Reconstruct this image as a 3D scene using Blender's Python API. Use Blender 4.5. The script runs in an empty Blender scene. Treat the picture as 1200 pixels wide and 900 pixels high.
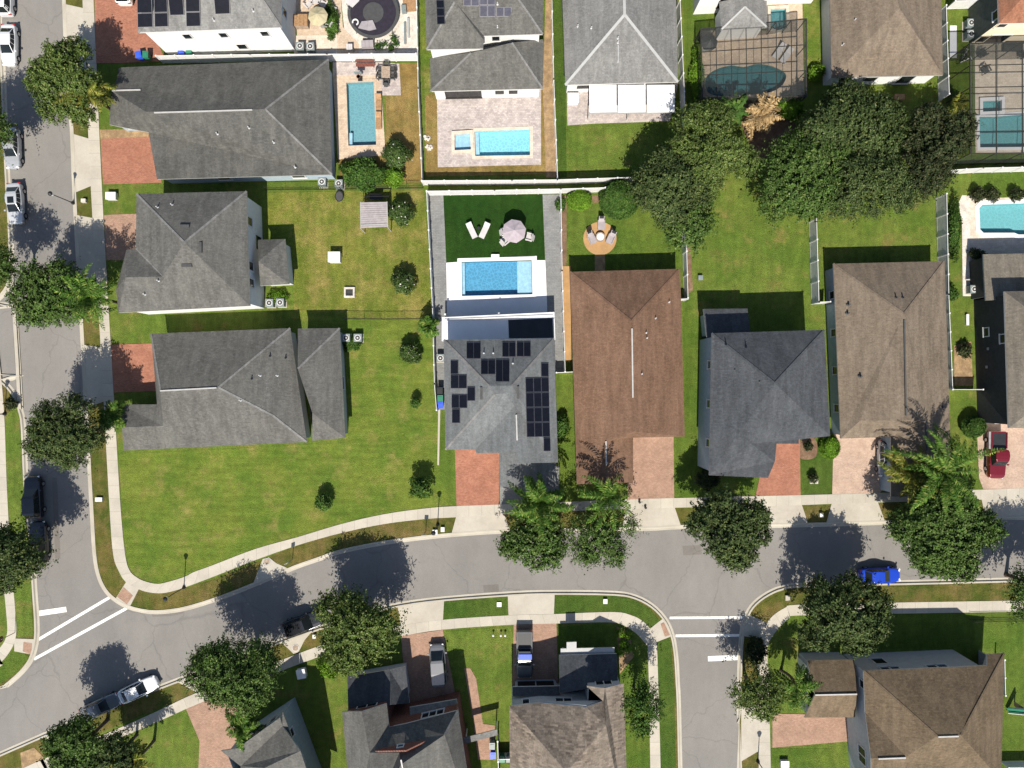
import bpy, math, random
import numpy as np
from mathutils import Vector, Matrix
from mathutils.geometry import tessellate_polygon

random.seed(7)
R = math.radians
CAM_H = 80.0                      # drone height in metres; the picture is 120 m wide on the ground
scene = bpy.context.scene
COL = scene.collection


def W(px, py, h=0.0):
    """survey point of the aerial photograph (1200x900) at height h -> world metres"""
    k = (1 - h / CAM_H) / 10.0
    return Vector(((px - 600) * k, (450 - py) * k, h))


LOC = {}


def link(o):
    COL.objects.link(o)
    return o


def props(o, label=None, cat=None, group=None, kind=None):
    if label: o['label'] = label
    if cat: o['category'] = cat
    if group: o['group'] = group
    if kind: o['kind'] = kind
    return o


def thing(name, label, cat, loc=(0, 0, 0), rz=0.0, group=None):
    o = link(bpy.data.objects.new(name, None))
    o.location = loc
    o.rotation_euler = (0, 0, rz)
    o.empty_display_size = 0.3
    LOC[o.name] = Vector(loc)
    return props(o, label, cat, group)


class MB:
    """collects faces for one mesh object"""
    def __init__(s):
        s.v, s.f, s.m, s.uv = [], [], [], {}

    def vert(s, p):
        s.v.append(tuple(p)); return len(s.v) - 1

    def poly(s, pts, m=0):
        i = len(s.v)
        s.v += [tuple(p) for p in pts]
        s.f.append(tuple(range(i, i + len(pts)))); s.m.append(m)

    def box(s, c, d, rz=0.0, m=0, tilt=None):
        M = Matrix.Rotation(rz, 3, 'Z')
        if tilt is not None: M = tilt
        c = Vector(c); i = len(s.v)
        for sx in (-.5, .5):
            for sy in (-.5, .5):
                for sz in (-.5, .5):
                    s.v.append(tuple(c + M @ Vector((sx * d[0], sy * d[1], sz * d[2]))))
        for f in ((0, 1, 3, 2), (4, 6, 7, 5), (0, 4, 5, 1), (2, 3, 7, 6), (0, 2, 6, 4), (1, 5, 7, 3)):
            s.f.append(tuple(i + k for k in f)); s.m.append(m)

    def beam(s, a, b, w, h, m=0):
        """box-section bar between two points"""
        a, b = Vector(a), Vector(b); d = (b - a)
        if d.length < 1e-6: return
        x = d.normalized(); up = Vector((0, 0, 1))
        if abs(x.z) > .95: up = Vector((0, 1, 0))
        y = up.cross(x).normalized(); z = x.cross(y)
        T = Matrix((x, y, z)).transposed()
        s.box((a + b) / 2, (d.length, w, h), m=m, tilt=T)

    def prism(s, pts, z0, z1, m=0, mside=None, bottom=False):
        n = len(pts); i = len(s.v)
        if area2(pts) < 0: pts = list(reversed(pts))
        s.v += [(p[0], p[1], z0) for p in pts] + [(p[0], p[1], z1) for p in pts]
        for k in range(n):
            l = (k + 1) % n
            s.f.append((i + k, i + l, i + n + l, i + n + k)); s.m.append(m if mside is None else mside)
        for t in tris([pts]):
            s.f.append(tuple(i + n + k for k in t)); s.m.append(m)
            if bottom: s.f.append(tuple(i + k for k in reversed(t))); s.m.append(m)

    def tube(s, a, b, r0, r1, n=8, m=0, cap=True):
        a, b = Vector(a), Vector(b); x = (b - a).normalized()
        up = Vector((0, 0, 1)) if abs(x.z) < .9 else Vector((1, 0, 0))
        u = up.cross(x).normalized(); w = x.cross(u); i = len(s.v)
        for c, r in ((a, r0), (b, r1)):
            for k in range(n):
                t = 2 * math.pi * k / n
                s.v.append(tuple(c + (u * math.cos(t) + w * math.sin(t)) * r))
        for k in range(n):
            l = (k + 1) % n
            s.f.append((i + k, i + l, i + n + l, i + n + k)); s.m.append(m)
        if cap:
            s.f.append(tuple(i + n + k for k in range(n))); s.m.append(m)
            s.f.append(tuple(i + k for k in reversed(range(n)))); s.m.append(m)

    def lathe(s, prof, c=(0, 0, 0), n=16, m=0, sx=1.0, sy=1.0):
        i = len(s.v)
        for r, z in prof:
            for k in range(n):
                t = 2 * math.pi * k / n
                s.v.append((c[0] + r * sx * math.cos(t), c[1] + r * sy * math.sin(t), c[2] + z))
        for j in range(len(prof) - 1):
            for k in range(n):
                l = (k + 1) % n
                s.f.append((i + j * n + k, i + j * n + l, i + (j + 1) * n + l, i + (j + 1) * n + k)); s.m.append(m)
        s.f.append(tuple(i + (len(prof) - 1) * n + k for k in range(n))); s.m.append(m)
        s.f.append(tuple(i + k for k in reversed(range(n)))); s.m.append(m)

    def build(s, name, mats, parent=None, smooth=False, local=False):
        me = bpy.data.meshes.new(name)
        off = Vector((0, 0, 0))
        if parent is not None and not local:
            q = parent
            while q is not None:
                if q.name in LOC: off = LOC[q.name]
                q = q.parent
        v = [(p[0] - off.x, p[1] - off.y, p[2] - off.z) for p in s.v] if off.length else s.v
        me.from_pydata(v, [], s.f)
        for m in (mats if isinstance(mats, (list, tuple)) else [mats]):
            me.materials.append(m)
        me.polygons.foreach_set('material_index', s.m)
        if smooth: me.polygons.foreach_set('use_smooth', [True] * len(s.f))
        me.update()
        o = link(bpy.data.objects.new(name, me))
        if parent is not None: o.parent = parent
        return o


def area2(pts):
    a = 0
    for k in range(len(pts)):
        p, q = pts[k], pts[(k + 1) % len(pts)]
        a += p[0] * q[1] - q[0] * p[1]
    return a / 2


def tris(loops):
    return tessellate_polygon([[Vector((p[0], p[1], 0)) for p in lp] for lp in loops])


def offset_poly(pts, d):
    """grow (d>0) or shrink (d<0) a simple polygon"""
    pts = [Vector((p[0], p[1])) for p in pts]
    if area2(pts) < 0: pts.reverse()
    out = []; n = len(pts)
    for k in range(n):
        a, b, c = pts[k - 1], pts[k], pts[(k + 1) % n]
        e1 = (b - a).normalized(); e2 = (c - b).normalized()
        n1 = Vector((e1.y, -e1.x)); n2 = Vector((e2.y, -e2.x))
        m = n1 + n2
        if m.length < 1e-4: m = n1.copy()
        m.normalize()
        out.append(b + m * (d / max(.35, m.dot(n1))))
    return out


def smooth_line(pts, n=6, closed=False):
    """Catmull-Rom through photo points"""
    P = [Vector((p[0], p[1])) for p in pts]; out = []; N = len(P)
    for k in range(N if closed else N - 1):
        p0 = P[k - 1] if (closed or k > 0) else P[k]
        p1, p2 = P[k], P[(k + 1) % N]
        p3 = P[(k + 2) % N] if (closed or k + 2 < N) else p2
        for j in range(n):
            t = j / n
            out.append(0.5 * ((2 * p1) + (p2 - p0) * t + (2 * p0 - 5 * p1 + 4 * p2 - p3) * t * t + (3 * p1 - p0 - 3 * p2 + p3) * t ** 3))
    if not closed: out.append(P[-1])
    return out


def GW(pts):
    return [W(p[0], p[1]) for p in pts]


def copy_tree(o, parent=None, cache={}):
    c = o.copy(); COL.objects.link(c)
    if parent is not None: c.parent = parent
    for ch in [x for x in bpy.data.objects if x.parent == o and x != c]:
        copy_tree(ch, c)
    return c
# ------------------------------------------------------------------ materials
def lin(r, g, b):
    f = lambda c: c / 12.92 if c <= .04045 else ((c + .055) / 1.055) ** 2.4
    return (f(r / 255), f(g / 255), f(b / 255), 1)


class NT:
    def __init__(s, name):
        s.mat = bpy.data.materials.new(name); s.mat.use_nodes = True
        s.t = s.mat.node_tree; s.b = s.t.nodes['Principled BSDF']; s.out = s.t.nodes['Material Output']
        s.pos = None

    def n(s, k, **kw):
        nd = s.t.nodes.new(k)
        for a, v in kw.items():
            if a.startswith('i_'):
                nd.inputs[a[2:].replace('_', ' ')].default_value = v
            else: setattr(nd, a, v)
        return nd

    def l(s, a, b): s.t.links.new(a, b)

    def P(s):
        if s.pos is None: s.pos = s.n('ShaderNodeNewGeometry')
        return s.pos.outputs['Position']

    def noise(s, scale, detail=3, rough=.55, stretch=None, lo=.35, hi=.65, a=0., b=1.):
        nz = s.n('ShaderNodeTexNoise', i_Scale=scale, i_Detail=detail, i_Roughness=rough)
        src = s.P()
        if stretch:
            mp = s.n('ShaderNodeMapping'); mp.inputs['Scale'].default_value = stretch; s.l(src, mp.inputs['Vector']); src = mp.outputs[0]
        s.l(src, nz.inputs['Vector'])
        mr = s.n('ShaderNodeMapRange'); mr.inputs['From Min'].default_value = lo; mr.inputs['From Max'].default_value = hi
        mr.inputs['To Min'].default_value = a; mr.inputs['To Max'].default_value = b
        s.l(nz.outputs['Fac'], mr.inputs['Value'])
        return mr.outputs[0]

    def mix(s, fac, a, b, mode='MIX'):
        mx = s.n('ShaderNodeMix', data_type='RGBA', blend_type=mode)
        for sock, v in ((mx.inputs[0], fac), (mx.inputs[6], a), (mx.inputs[7], b)):
            if hasattr(v, 'is_linked'): s.l(v, sock)
            else: sock.default_value = v
        return mx.outputs[2]

    def scale(s, col, val):
        vm = s.n('ShaderNodeVectorMath', operation='SCALE')
        if hasattr(col, 'is_linked'): s.l(col, vm.inputs[0])
        else: vm.inputs[0].default_value = col[:3]
        s.l(val, vm.inputs['Scale'])
        return vm.outputs[0]

    def bump(s, val, strength=.3, dist=.02):
        bp = s.n('ShaderNodeBump'); bp.inputs['Strength'].default_value = strength; bp.inputs['Distance'].default_value = dist
        s.l(val, bp.inputs['Height']); s.l(bp.outputs[0], s.b.inputs['Normal'])

    def fin(s, col, rough=.85, spec=.25, metal=0.):
        if hasattr(col, 'is_linked'): s.l(col, s.b.inputs['Base Color'])
        else: s.b.inputs['Base Color'].default_value = col
        s.b.inputs['Roughness'].default_value = rough; s.b.inputs['Specular IOR Level'].default_value = spec
        s.b.inputs['Metallic'].default_value = metal
        return s.mat


def c4(c): return (c[0], c[1], c[2], 1)


def plain(name, c, rough=.6, spec=.4, metal=0., var=.12, sc=2.5):
    t = NT(name)
    col = t.scale(c4(c), t.noise(sc, 3, a=1 - var, b=1 + var))
    return t.fin(col, rough, spec, metal)


def paint(name, c, rough=.25, metal=0., coat=.6):
    t = NT(name); t.fin(c4(c), rough, .5, metal)
    t.b.inputs['Coat Weight'].default_value = coat; t.b.inputs['Coat Roughness'].default_value = .06
    return t.mat


def grass(name, c1, c2, dry=None, dryamt=.0, fine=.33, sc=.22, streak=(1.3, .2, 1)):
    t = NT(name)
    m1 = t.noise(sc, 5, .62, lo=.38, hi=.62)
    col = t.mix(m1, c4(c1), c4(c2))
    if dry:
        col = t.mix(t.noise(sc * 1.7, 6, .7, lo=.56 - dryamt * .3, hi=.72, b=.85), col, c4(dry))
    col = t.scale(col, t.noise(9, 4, .7, lo=.3, hi=.7, a=1 - fine, b=1 + fine))
    col = t.scale(col, t.noise(1.4, 4, .7, lo=.3, hi=.7, a=.8, b=1.2))
    col = t.scale(col, t.noise(1.1, 4, .65, stretch=streak, lo=.3, hi=.7, a=.84, b=1.16))
    t.bump(t.noise(11, 3, .7), .8, .08)
    return t.fin(col, .95, .1)


def shingle(name, c, c2, contrast=.16, bx=.33, by=.15):
    t = NT(name)
    bk = t.n('ShaderNodeTexBrick', i_Scale=1.0)
    bk.inputs['Brick Width'].default_value = bx; bk.inputs['Row Height'].default_value = by
    bk.inputs['Mortar Size'].default_value = .008
    bk.inputs['Color1'].default_value = c4([x * (1 - contrast) for x in c[:3]])
    bk.inputs['Color2'].default_value = c4([x * (1 + contrast) for x in c[:3]])
    bk.inputs['Mortar'].default_value = c4([x * .75 for x in c[:3]])
    t.l(t.P(), bk.inputs['Vector'])
    col = t.mix(t.noise(.35, 5, .65, lo=.4, hi=.68, b=.7), bk.outputs['Color'], c4(c2))
    col = t.scale(col, t.noise(6, 4, .75, lo=.3, hi=.7, a=.79, b=1.2))
    col = t.scale(col, t.noise(.9, 4, .7, stretch=(1.6, .22, 1), a=.82, b=1.16))
    col = t.scale(col, t.noise(2.6, 4, .7, lo=.3, hi=.7, a=.88, b=1.1))
    t.bump(t.noise(8, 3, .7), .35, .02)
    return t.fin(col, .93, .15)


def pavers(name, ca, cb, cm, w=.24, h=.12, stain=.12):
    t = NT(name)
    bk = t.n('ShaderNodeTexBrick', i_Scale=1.0)
    bk.inputs['Brick Width'].default_value = w; bk.inputs['Row Height'].default_value = h
    bk.inputs['Mortar Size'].default_value = .008
    bk.inputs['Color1'].default_value = c4(ca); bk.inputs['Color2'].default_value = c4(cb); bk.inputs['Mortar'].default_value = c4(cm)
    t.l(t.P(), bk.inputs['Vector'])
    col = t.scale(bk.outputs['Color'], t.noise(.7, 5, .65, a=1 - stain, b=1 + stain))
    col = t.scale(col, t.noise(6, 3, .7, a=.9, b=1.1))
    return t.fin(col, .9, .2)


def ground_mat(name, c, c2, big=.25, var=.08, fine=.1, sc=.3, rough=.92):
    t = NT(name)
    col = t.mix(t.noise(sc, 6, .65, lo=.4, hi=.65, b=1), c4(c), c4(c2))
    col = t.scale(col, t.noise(14, 3, .7, lo=.3, hi=.7, a=1 - fine, b=1 + fine))
    col = t.scale(col, t.noise(1.6, 5, .7, lo=.3, hi=.7, a=1 - var, b=1 + var))
    return t.fin(col, rough, .2)


def leafmat(name, stops, trans=.10):
    t = NT(name)
    g = t.n('ShaderNodeNewGeometry'); rp = t.n('ShaderNodeValToRGB')
    while len(rp.color_ramp.elements) < len(stops): rp.color_ramp.elements.new(.5)
    for e, (p, c) in zip(rp.color_ramp.elements, stops): e.position = p; e.color = c4(c)
    t.l(g.outputs['Random Per Island'], rp.inputs[0])
    # whole sprays differ in age: broad, soft hue drift through the crown
    col = t.scale(rp.outputs[0], t.noise(.8, 3, .6, a=.72, b=1.28))
    t.fin(col, .75, .08)
    tr = t.n('ShaderNodeBsdfTranslucent'); t.l(col, tr.inputs[0])
    mx = t.n('ShaderNodeMixShader'); mx.inputs[0].default_value = trans
    t.l(t.b.outputs[0], mx.inputs[1]); t.l(tr.outputs[0], mx.inputs[2]); t.l(mx.outputs[0], t.out.inputs[0])
    return t.mat


def water(name, tint, gloss=.05):
    t = NT(name)
    tr = t.n('ShaderNodeBsdfTransparent'); tr.inputs[0].default_value = c4(tint)
    gl = t.n('ShaderNodeBsdfGlossy'); gl.inputs['Roughness'].default_value = .04
    nz = t.noise(2.2, 3, .6); bp = t.n('ShaderNodeBump'); bp.inputs['Strength'].default_value = .25; bp.inputs['Distance'].default_value = .05
    t.l(nz, bp.inputs['Height']); t.l(bp.outputs[0], gl.inputs['Normal'])
    fr = t.n('ShaderNodeFresnel', i_IOR=1.33)
    mx = t.n('ShaderNodeMixShader'); t.l(fr.outputs[0], mx.inputs[0])
    t.l(tr.outputs[0], mx.inputs[1]); t.l(gl.outputs[0], mx.inputs[2]); t.l(mx.outputs[0], t.out.inputs[0])
    return t.mat


def plaster_ripple_light(name, c, var=.12):  # bright net of light rippling through the water, painted into the basin colour
    t = NT(name)
    vo = t.n('ShaderNodeTexVoronoi', feature='DISTANCE_TO_EDGE', i_Scale=2.6)
    nz = t.n('ShaderNodeTexNoise', i_Scale=3.0, i_Detail=2.0)
    t.l(t.P(), nz.inputs['Vector'])
    mv = t.n('ShaderNodeVectorMath', operation='MULTIPLY_ADD'); mv.inputs[1].default_value = (.35, .35, .35)
    t.l(nz.outputs['Color'], mv.inputs[0]); t.l(t.P(), mv.inputs[2]); t.l(mv.outputs[0], vo.inputs['Vector'])
    mr = t.n('ShaderNodeMapRange'); mr.inputs['From Max'].default_value = .16; mr.inputs['To Min'].default_value = 1 + var; mr.inputs['To Max'].default_value = 1 - var * .5
    t.l(vo.outputs['Distance'], mr.inputs['Value'])
    return t.fin(t.scale(c4(c), mr.outputs[0]), .6, .2)


def screenmat(name, c, fac):
    t = NT(name)
    tr = t.n('ShaderNodeBsdfTransparent'); df = t.n('ShaderNodeBsdfDiffuse'); df.inputs[0].default_value = c4(c)
    mx = t.n('ShaderNodeMixShader'); mx.inputs[0].default_value = fac
    t.l(tr.outputs[0], mx.inputs[1]); t.l(df.outputs[0], mx.inputs[2]); t.l(mx.outputs[0], t.out.inputs[0])
    return t.mat


M = {}
def asphalt(name, c, c2):
    """worn road: broad tonal drift, faint sealed cracks, oil spots, fine grain"""
    t = NT(name)
    col = t.mix(t.noise(.05, 6, .65, lo=.4, hi=.62), c4(c), c4(c2))
    vo = t.n('ShaderNodeTexVoronoi', feature='DISTANCE_TO_EDGE', i_Scale=.11)
    nz = t.n('ShaderNodeTexNoise', i_Scale=.5, i_Detail=4.0); t.l(t.P(), nz.inputs['Vector'])
    mv = t.n('ShaderNodeVectorMath', operation='MULTIPLY_ADD'); mv.inputs[1].default_value = (2.2, 2.2, 0); t.l(nz.outputs['Color'], mv.inputs[0]); t.l(t.P(), mv.inputs[2]); t.l(mv.outputs[0], vo.inputs['Vector'])
    mr = t.n('ShaderNodeMapRange'); mr.inputs['From Max'].default_value = .010; mr.inputs['To Min'].default_value = .82; mr.inputs['To Max'].default_value = 1.0; t.l(vo.outputs['Distance'], mr.inputs['Value'])
    col = t.scale(col, mr.outputs[0])
    col = t.scale(col, t.noise(.55, 5, .7, lo=.28, hi=.40, a=.90, b=1.0))
    col = t.scale(col, t.noise(.35, 5, .7, stretch=(1, .35, 1), lo=.3, hi=.7, a=.92, b=1.07))
    col = t.scale(col, t.noise(13, 4, .75, lo=.3, hi=.7, a=.87, b=1.13))
    return t.fin(col, .92, .2)


M['asphalt'] = asphalt('asphalt', (.160, .151, .140), (.183, .172, .158))
M['asphalt_old'] = asphalt('asphalt_old', (.128, .118, .107), (.155, .142, .128))
M['roadpaint'] = plain('road_paint', (.62, .61, .57), .7, .3, var=.12, sc=4)
M['concrete'] = ground_mat('concrete', (.365, .335, .28), (.315, .285, .235), sc=.25, var=.06, fine=.06)
M['curb'] = ground_mat('curb_concrete', (.375, .345, .285), (.30, .275, .225), sc=.4, var=.1, fine=.08)
M['white_deck'] = ground_mat('white_deck', (.58, .575, .58), (.54, .535, .54), sc=.3, var=.03, fine=.03)
M['brick_pink'] = pavers('pink_pavers', (.26, .125, .08), (.33, .17, .115), (.2, .10, .07))
M['brick_pale'] = pavers('pale_pavers', (.33, .235, .18), (.39, .29, .225), (.25, .18, .14))
M['brick_tan'] = pavers('tan_pavers', (.245, .150, .105), (.30, .19, .138), (.18, .12, .085))
M['brick_red'] = pavers('red_pavers', (.235, .098, .062), (.29, .135, .088), (.18, .08, .055))
M['paver_grey'] = pavers('grey_pavers', (.155, .155, .15), (.185, .185, .18), (.10, .10, .10), .4, .2, .1)
M['paver_lilac'] = pavers('silver_pavers', (.30, .26, .245), (.40, .35, .32), (.22, .19, .18), .3, .2, .16)
M['paver_sand'] = pavers('sand_pavers', (.38, .29, .21), (.45, .36, .27), (.3, .24, .18), .3, .2, .12)
M['travertine'] = pavers('travertine', (.45, .38, .30), (.52, .45, .37), (.36, .31, .25), .5, .3, .1)
M['grass_mid'] = grass('grass_mid', (.082, .130, .019), (.12, .158, .028), (.20, .16, .05), .08)
M['grass_yellow'] = grass('grass_yellow', (.086, .138, .019), (.134, .168, .027), (.225, .19, .06), .15, streak=(.15, 1.6, 1))
M['grass_worn'] = grass('grass_worn', (.098, .132, .019), (.155, .165, .030), (.27, .205, .07), .34)
M['grass_rich'] = grass('grass_rich', (.068, .116, .016), (.102, .142, .023))
M['grass_dark'] = grass('grass_dark', (.060, .082, .014), (.105, .10, .022), (.20, .13, .055), .42)
M['grass_deep'] = grass('grass_deep', (.046, .088, .013), (.068, .105, .018))
M['turf'] = grass('artificial_turf', (.014, .044, .006), (.019, .050, .007), fine=.12)
M['dry'] = grass('dry_grass', (.20, .132, .042), (.255, .178, .062), (.12, .12, .03), .3)
M['sand'] = ground_mat('sand', (.36, .215, .095), (.29, .175, .08), sc=.6)
M['mulch'] = ground_mat('mulch', (.12, .072, .045), (.17, .11, .068), sc=1.2, var=.25, fine=.3)
M['earth'] = ground_mat('earth', (.20, .135, .075), (.28, .19, .10), sc=.8, var=.2, fine=.2)
M['gravel'] = ground_mat('gravel', (.42, .38, .33), (.52, .48, .42), sc=1.0, var=.2, fine=.3)
# roofs
M['rf_grey'] = shingle('shingle_grey', (.088, .086, .079), (.106, .103, .093))
M['rf_greylight'] = shingle('shingle_light_grey', (.145, .143, .138), (.16, .157, .15), .12)
M['rf_greydark'] = shingle('shingle_dark_grey', (.074, .073, .067), (.092, .090, .081))
M['rf_slate'] = shingle('shingle_slate', (.052, .056, .062), (.066, .07, .075))
M['rf_center'] = shingle('shingle_ash', (.108, .114, .116), (.125, .130, .130), .08)
M['rf_brown'] = shingle('shingle_brown', (.132, .078, .050), (.152, .092, .062), .13)
M['rf_tan'] = shingle('shingle_tan', (.132, .104, .077), (.155, .124, .094), .13)
M['rf_taupe'] = shingle('shingle_taupe', (.148, .120, .095), (.185, .155, .125), .42, .45, .2)
M['rf_umber'] = shingle('shingle_umber', (.100, .074, .047), (.128, .096, .064), .2)
M['rf_khaki'] = shingle('shingle_khaki', (.128, .112, .090), (.15, .132, .108), .14)
M['rf_red'] = shingle('shingle_terracotta', (.20, .088, .052), (.235, .12, .072), .12)
M['fascia'] = plain('fascia_white', (.5, .49, .47), .5, .4, var=.05)
M['fascia_grey'] = plain('fascia_grey', (.30, .30, .29), .5, .4, var=.05)
M['vent_white'] = plain('ridge_vent_white', (.33, .32, .305), .5, .4, var=.08)
M['vent_dark'] = plain('vent_dark', (.05, .05, .05), .6, .3)
M['vent_lead'] = plain('vent_lead', (.40, .40, .40), .5, .5)
# walls
M['w_white'] = plain('stucco_white', (.56, .56, .55), .85, .2, var=.05)
M['w_cream'] = plain('stucco_cream', (.60, .53, .40), .85, .2, var=.05)
M['w_blue'] = plain('stucco_blue_grey', (.27, .33, .37), .85, .2, var=.06)
M['w_dark'] = plain('stucco_charcoal', (.042, .044, .042), .85, .2, var=.12)
M['w_olive'] = plain('stucco_olive', (.085, .095, .080), .85, .2, var=.14)
M['w_grey'] = plain('stucco_grey', (.36, .37, .38), .85, .2, var=.06)
def upright(m):
    t = m.node_tree; bk = [n for n in t.nodes if n.type == 'TEX_BRICK'][0]; src = bk.inputs['Vector'].links[0].from_socket
    sp = t.nodes.new('ShaderNodeSeparateXYZ'); ad = t.nodes.new('ShaderNodeMath'); cb = t.nodes.new('ShaderNodeCombineXYZ')
    t.links.new(src, sp.inputs[0]); t.links.new(sp.outputs[0], ad.inputs[0]); t.links.new(sp.outputs[1], ad.inputs[1]); t.links.new(ad.outputs[0], cb.inputs[0]); t.links.new(sp.outputs[2], cb.inputs[1]); t.links.new(cb.outputs[0], bk.inputs['Vector'])
    return m


M['w_brick'] = pavers('brick_wall', (.115, .034, .025), (.16, .05, .034), (.2, .15, .12), .22, .08)
upright(M['w_brick'])
M['trim'] = plain('trim_white', (.52, .515, .5), .5, .4, var=.04)
M['glass'] = plain('window_glass', (.010, .013, .015), .10, .35, var=.2, sc=1)
M['solar'] = plain('solar_cells', (.0055, .006, .0095), .14, .22, var=.15)
M['solar_pale'] = plain('solar_cells_pale', (.048, .048, .066), .16, .3, var=.15)
M['solar_frame'] = plain('panel_frame', (.06, .06, .07), .4, .5, .3)
M['alu'] = plain('aluminium', (.45, .46, .47), .4, .5, .5)
M['bronze'] = plain('bronze_frame', (.035, .030, .026), .5, .4, .2)
M['screen'] = screenmat('insect_screen', (.035, .040, .038), .40)
M['vinyl'] = plain('white_vinyl', (.56, .555, .545), .45, .4, var=.06)
M['iron'] = plain('black_iron', (.014, .014, .015), .5, .4)
M['black'] = plain('black_plastic', (.014, .015, .017), .5, .4)
M['mesh_black'] = plain('trampoline_mesh', (.024, .021, .030), .9, .1)
M['steel'] = plain('galvanised', (.30, .30, .29), .45, .5, .4)
M['wood'] = plain('weathered_wood', (.26, .20, .15), .8, .2, var=.25, sc=5)
M['wood_orange'] = plain('cedar_wood', (.26, .155, .08), .75, .2, var=.2, sc=5)
M['bark'] = plain('bark', (.10, .075, .055), .9, .1, var=.3, sc=6)
M['fabric_white'] = plain('white_fabric', (.42, .40, .39), .9, .1, var=.06)
M['fabric_lilac'] = plain('pale_lilac_canvas', (.30, .26, .28), .9, .1, var=.08)
M['fabric_sand'] = plain('sand_canvas', (.34, .30, .19), .9, .1, var=.08)
M['fabric_grey'] = plain('grey_canvas', (.25, .23, .24), .9, .1, var=.1)
M['resin_grey'] = plain('grey_resin', (.27, .24, .245), .7, .3, var=.1)
M['green_bin'] = plain('green_plastic', (.02, .15, .09), .5, .4)
M['blue_bin'] = plain('blue_plastic', (.03, .08, .5), .5, .4)
M['grey_bin'] = plain('grey_plastic', (.16, .19, .19), .5, .4)
M['pool_basin'] = plaster_ripple_light('pool_plaster_blue', (.10, .265, .39), .24)
M['pool_basin_grey'] = plaster_ripple_light('pool_plaster_grey_teal', (.17, .29, .31), .15)
M['pool_basin_pale'] = plaster_ripple_light('pool_plaster_pale', (.27, .50, .56), .2)
M['pool_basin_teal'] = plaster_ripple_light('pool_plaster_teal', (.17, .35, .38))
M['pool_basin_dark'] = plaster_ripple_light('pool_plaster_dark', (.05, .14, .16))
M['pool_shallow'] = plain('pool_ledge', (.36, .46, .53), .6, .2)
M['water'] = water('pool_water', (.80, .92, .96))
M['water_teal'] = water('pool_water_teal', (.80, .92, .92))
M['leaf_oak'] = leafmat('leaf_oak', [(0, (.029, .060, .012)), (.55, (.052, .094, .020)), (.88, (.086, .13, .034)), (1, (.145, .175, .06))])
M['leaf_oak2'] = leafmat('leaf_olive_oak', [(0, (.026, .046, .014)), (.55, (.047, .070, .022)), (.88, (.078, .102, .034)), (1, (.13, .145, .055))])
M['leaf_oak3'] = leafmat('leaf_pale_oak', [(0, (.034, .060, .013)), (.5, (.066, .10, .022)), (.85, (.105, .14, .038)), (1, (.17, .185, .07))])
M['leaf_dark'] = leafmat('leaf_dark', [(0, (.016, .026, .010)), (.6, (.030, .042, .016)), (1, (.075, .075, .035))])
M['leaf_shrub'] = leafmat('leaf_shrub', [(0, (.022, .055, .010)), (.6, (.045, .095, .018)), (1, (.09, .14, .03))])
M['leaf_lime'] = leafmat('leaf_bright', [(0, (.055, .13, .010)), (.6, (.095, .19, .016)), (1, (.16, .24, .03))])
M['leaf_flower'] = leafmat('leaf_flowering', [(0, (.022, .045, .012)), (.7, (.05, .085, .022)), (.985, (.08, .11, .03)), (.99, (.6, .57, .54)), (1, (.66, .62, .58))])
M['leaf_palm'] = leafmat('leaf_palm', [(0, (.024, .064, .010)), (.55, (.058, .118, .016)), (.85, (.10, .158, .028)), (1, (.20, .22, .06))], .2)
M['leaf_palm2'] = leafmat('leaf_palm_yellow', [(0, (.06, .085, .012)), (.6, (.12, .14, .022)), (1, (.24, .20, .05))], .2)
M['leaf_dead'] = leafmat('leaf_dry', [(0, (.20, .13, .06)), (1, (.45, .32, .16))], .2)
M['rubber'] = plain('tyre_rubber', (.012, .012, .012), .8, .2)
M['rim'] = plain('wheel_rim', (.4, .4, .41), .3, .5, .7)
M['headlamp'] = paint('headlamp', (.65, .66, .66), .1)
M['taillamp'] = paint('taillamp', (.30, .012, .012), .15)
# ------------------------------------------------------------------ the setting: ground, roads, walks, patios, pools
ROAD = [(66, -700), (75, 0), (84, 150), (87, 225), (96, 390), (104, 537), (107.5, 600), (110.5, 648), (114.5, 672), (121, 688), (131, 700),
        (149, 711), (175, 717), (200, 716), (225, 711), (262, 699), (300, 684), (345, 665), (375, 654.5), (400, 646), (450, 636),
        (500, 629.5), (550, 625), (600, 622.5), (744, 620), (810, 617), (900, 616), (1000, 613.5), (1150, 608.5), (1200, 606.5), (1900, 582),
        (1900, 660), (1200, 679.5), (1055, 683), (940, 686), (917, 689), (900, 696), (885, 707), (876, 720), (870, 740), (867, 790), (866, 850), (867, 900), (872, 1500),
        (808, 1500), (797, 900), (794, 800), (791, 760), (786, 739), (778, 724), (764, 710), (745, 700), (720, 695.5), (650, 694.5), (600, 696),
        (520, 702), (470, 708.5), (430, 718), (380, 734), (333, 750), (300, 762.5), (225, 791), (150, 820), (75, 851), (0, 884), (-600, 1145),
        (-600, 1066), (-45, 824), (0, 807), (15, 797), (30, 782), (38, 768), (42.5, 748), (42.5, 725), (40, 690), (37, 640), (33, 600), (30, 565), (27, 500), (24, 482), (19, 467), (10, 454), (0, 446), (-25, 436), (-600, 415),
        (-600, 372), (-30, 362), (-8, 354), (6, 341), (12, 325), (13, 300), (11, 250), (8, 200), (2, 60), (-1, 0), (-20, -700)]
ROADW = [W(*p) for p in ROAD]
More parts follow.
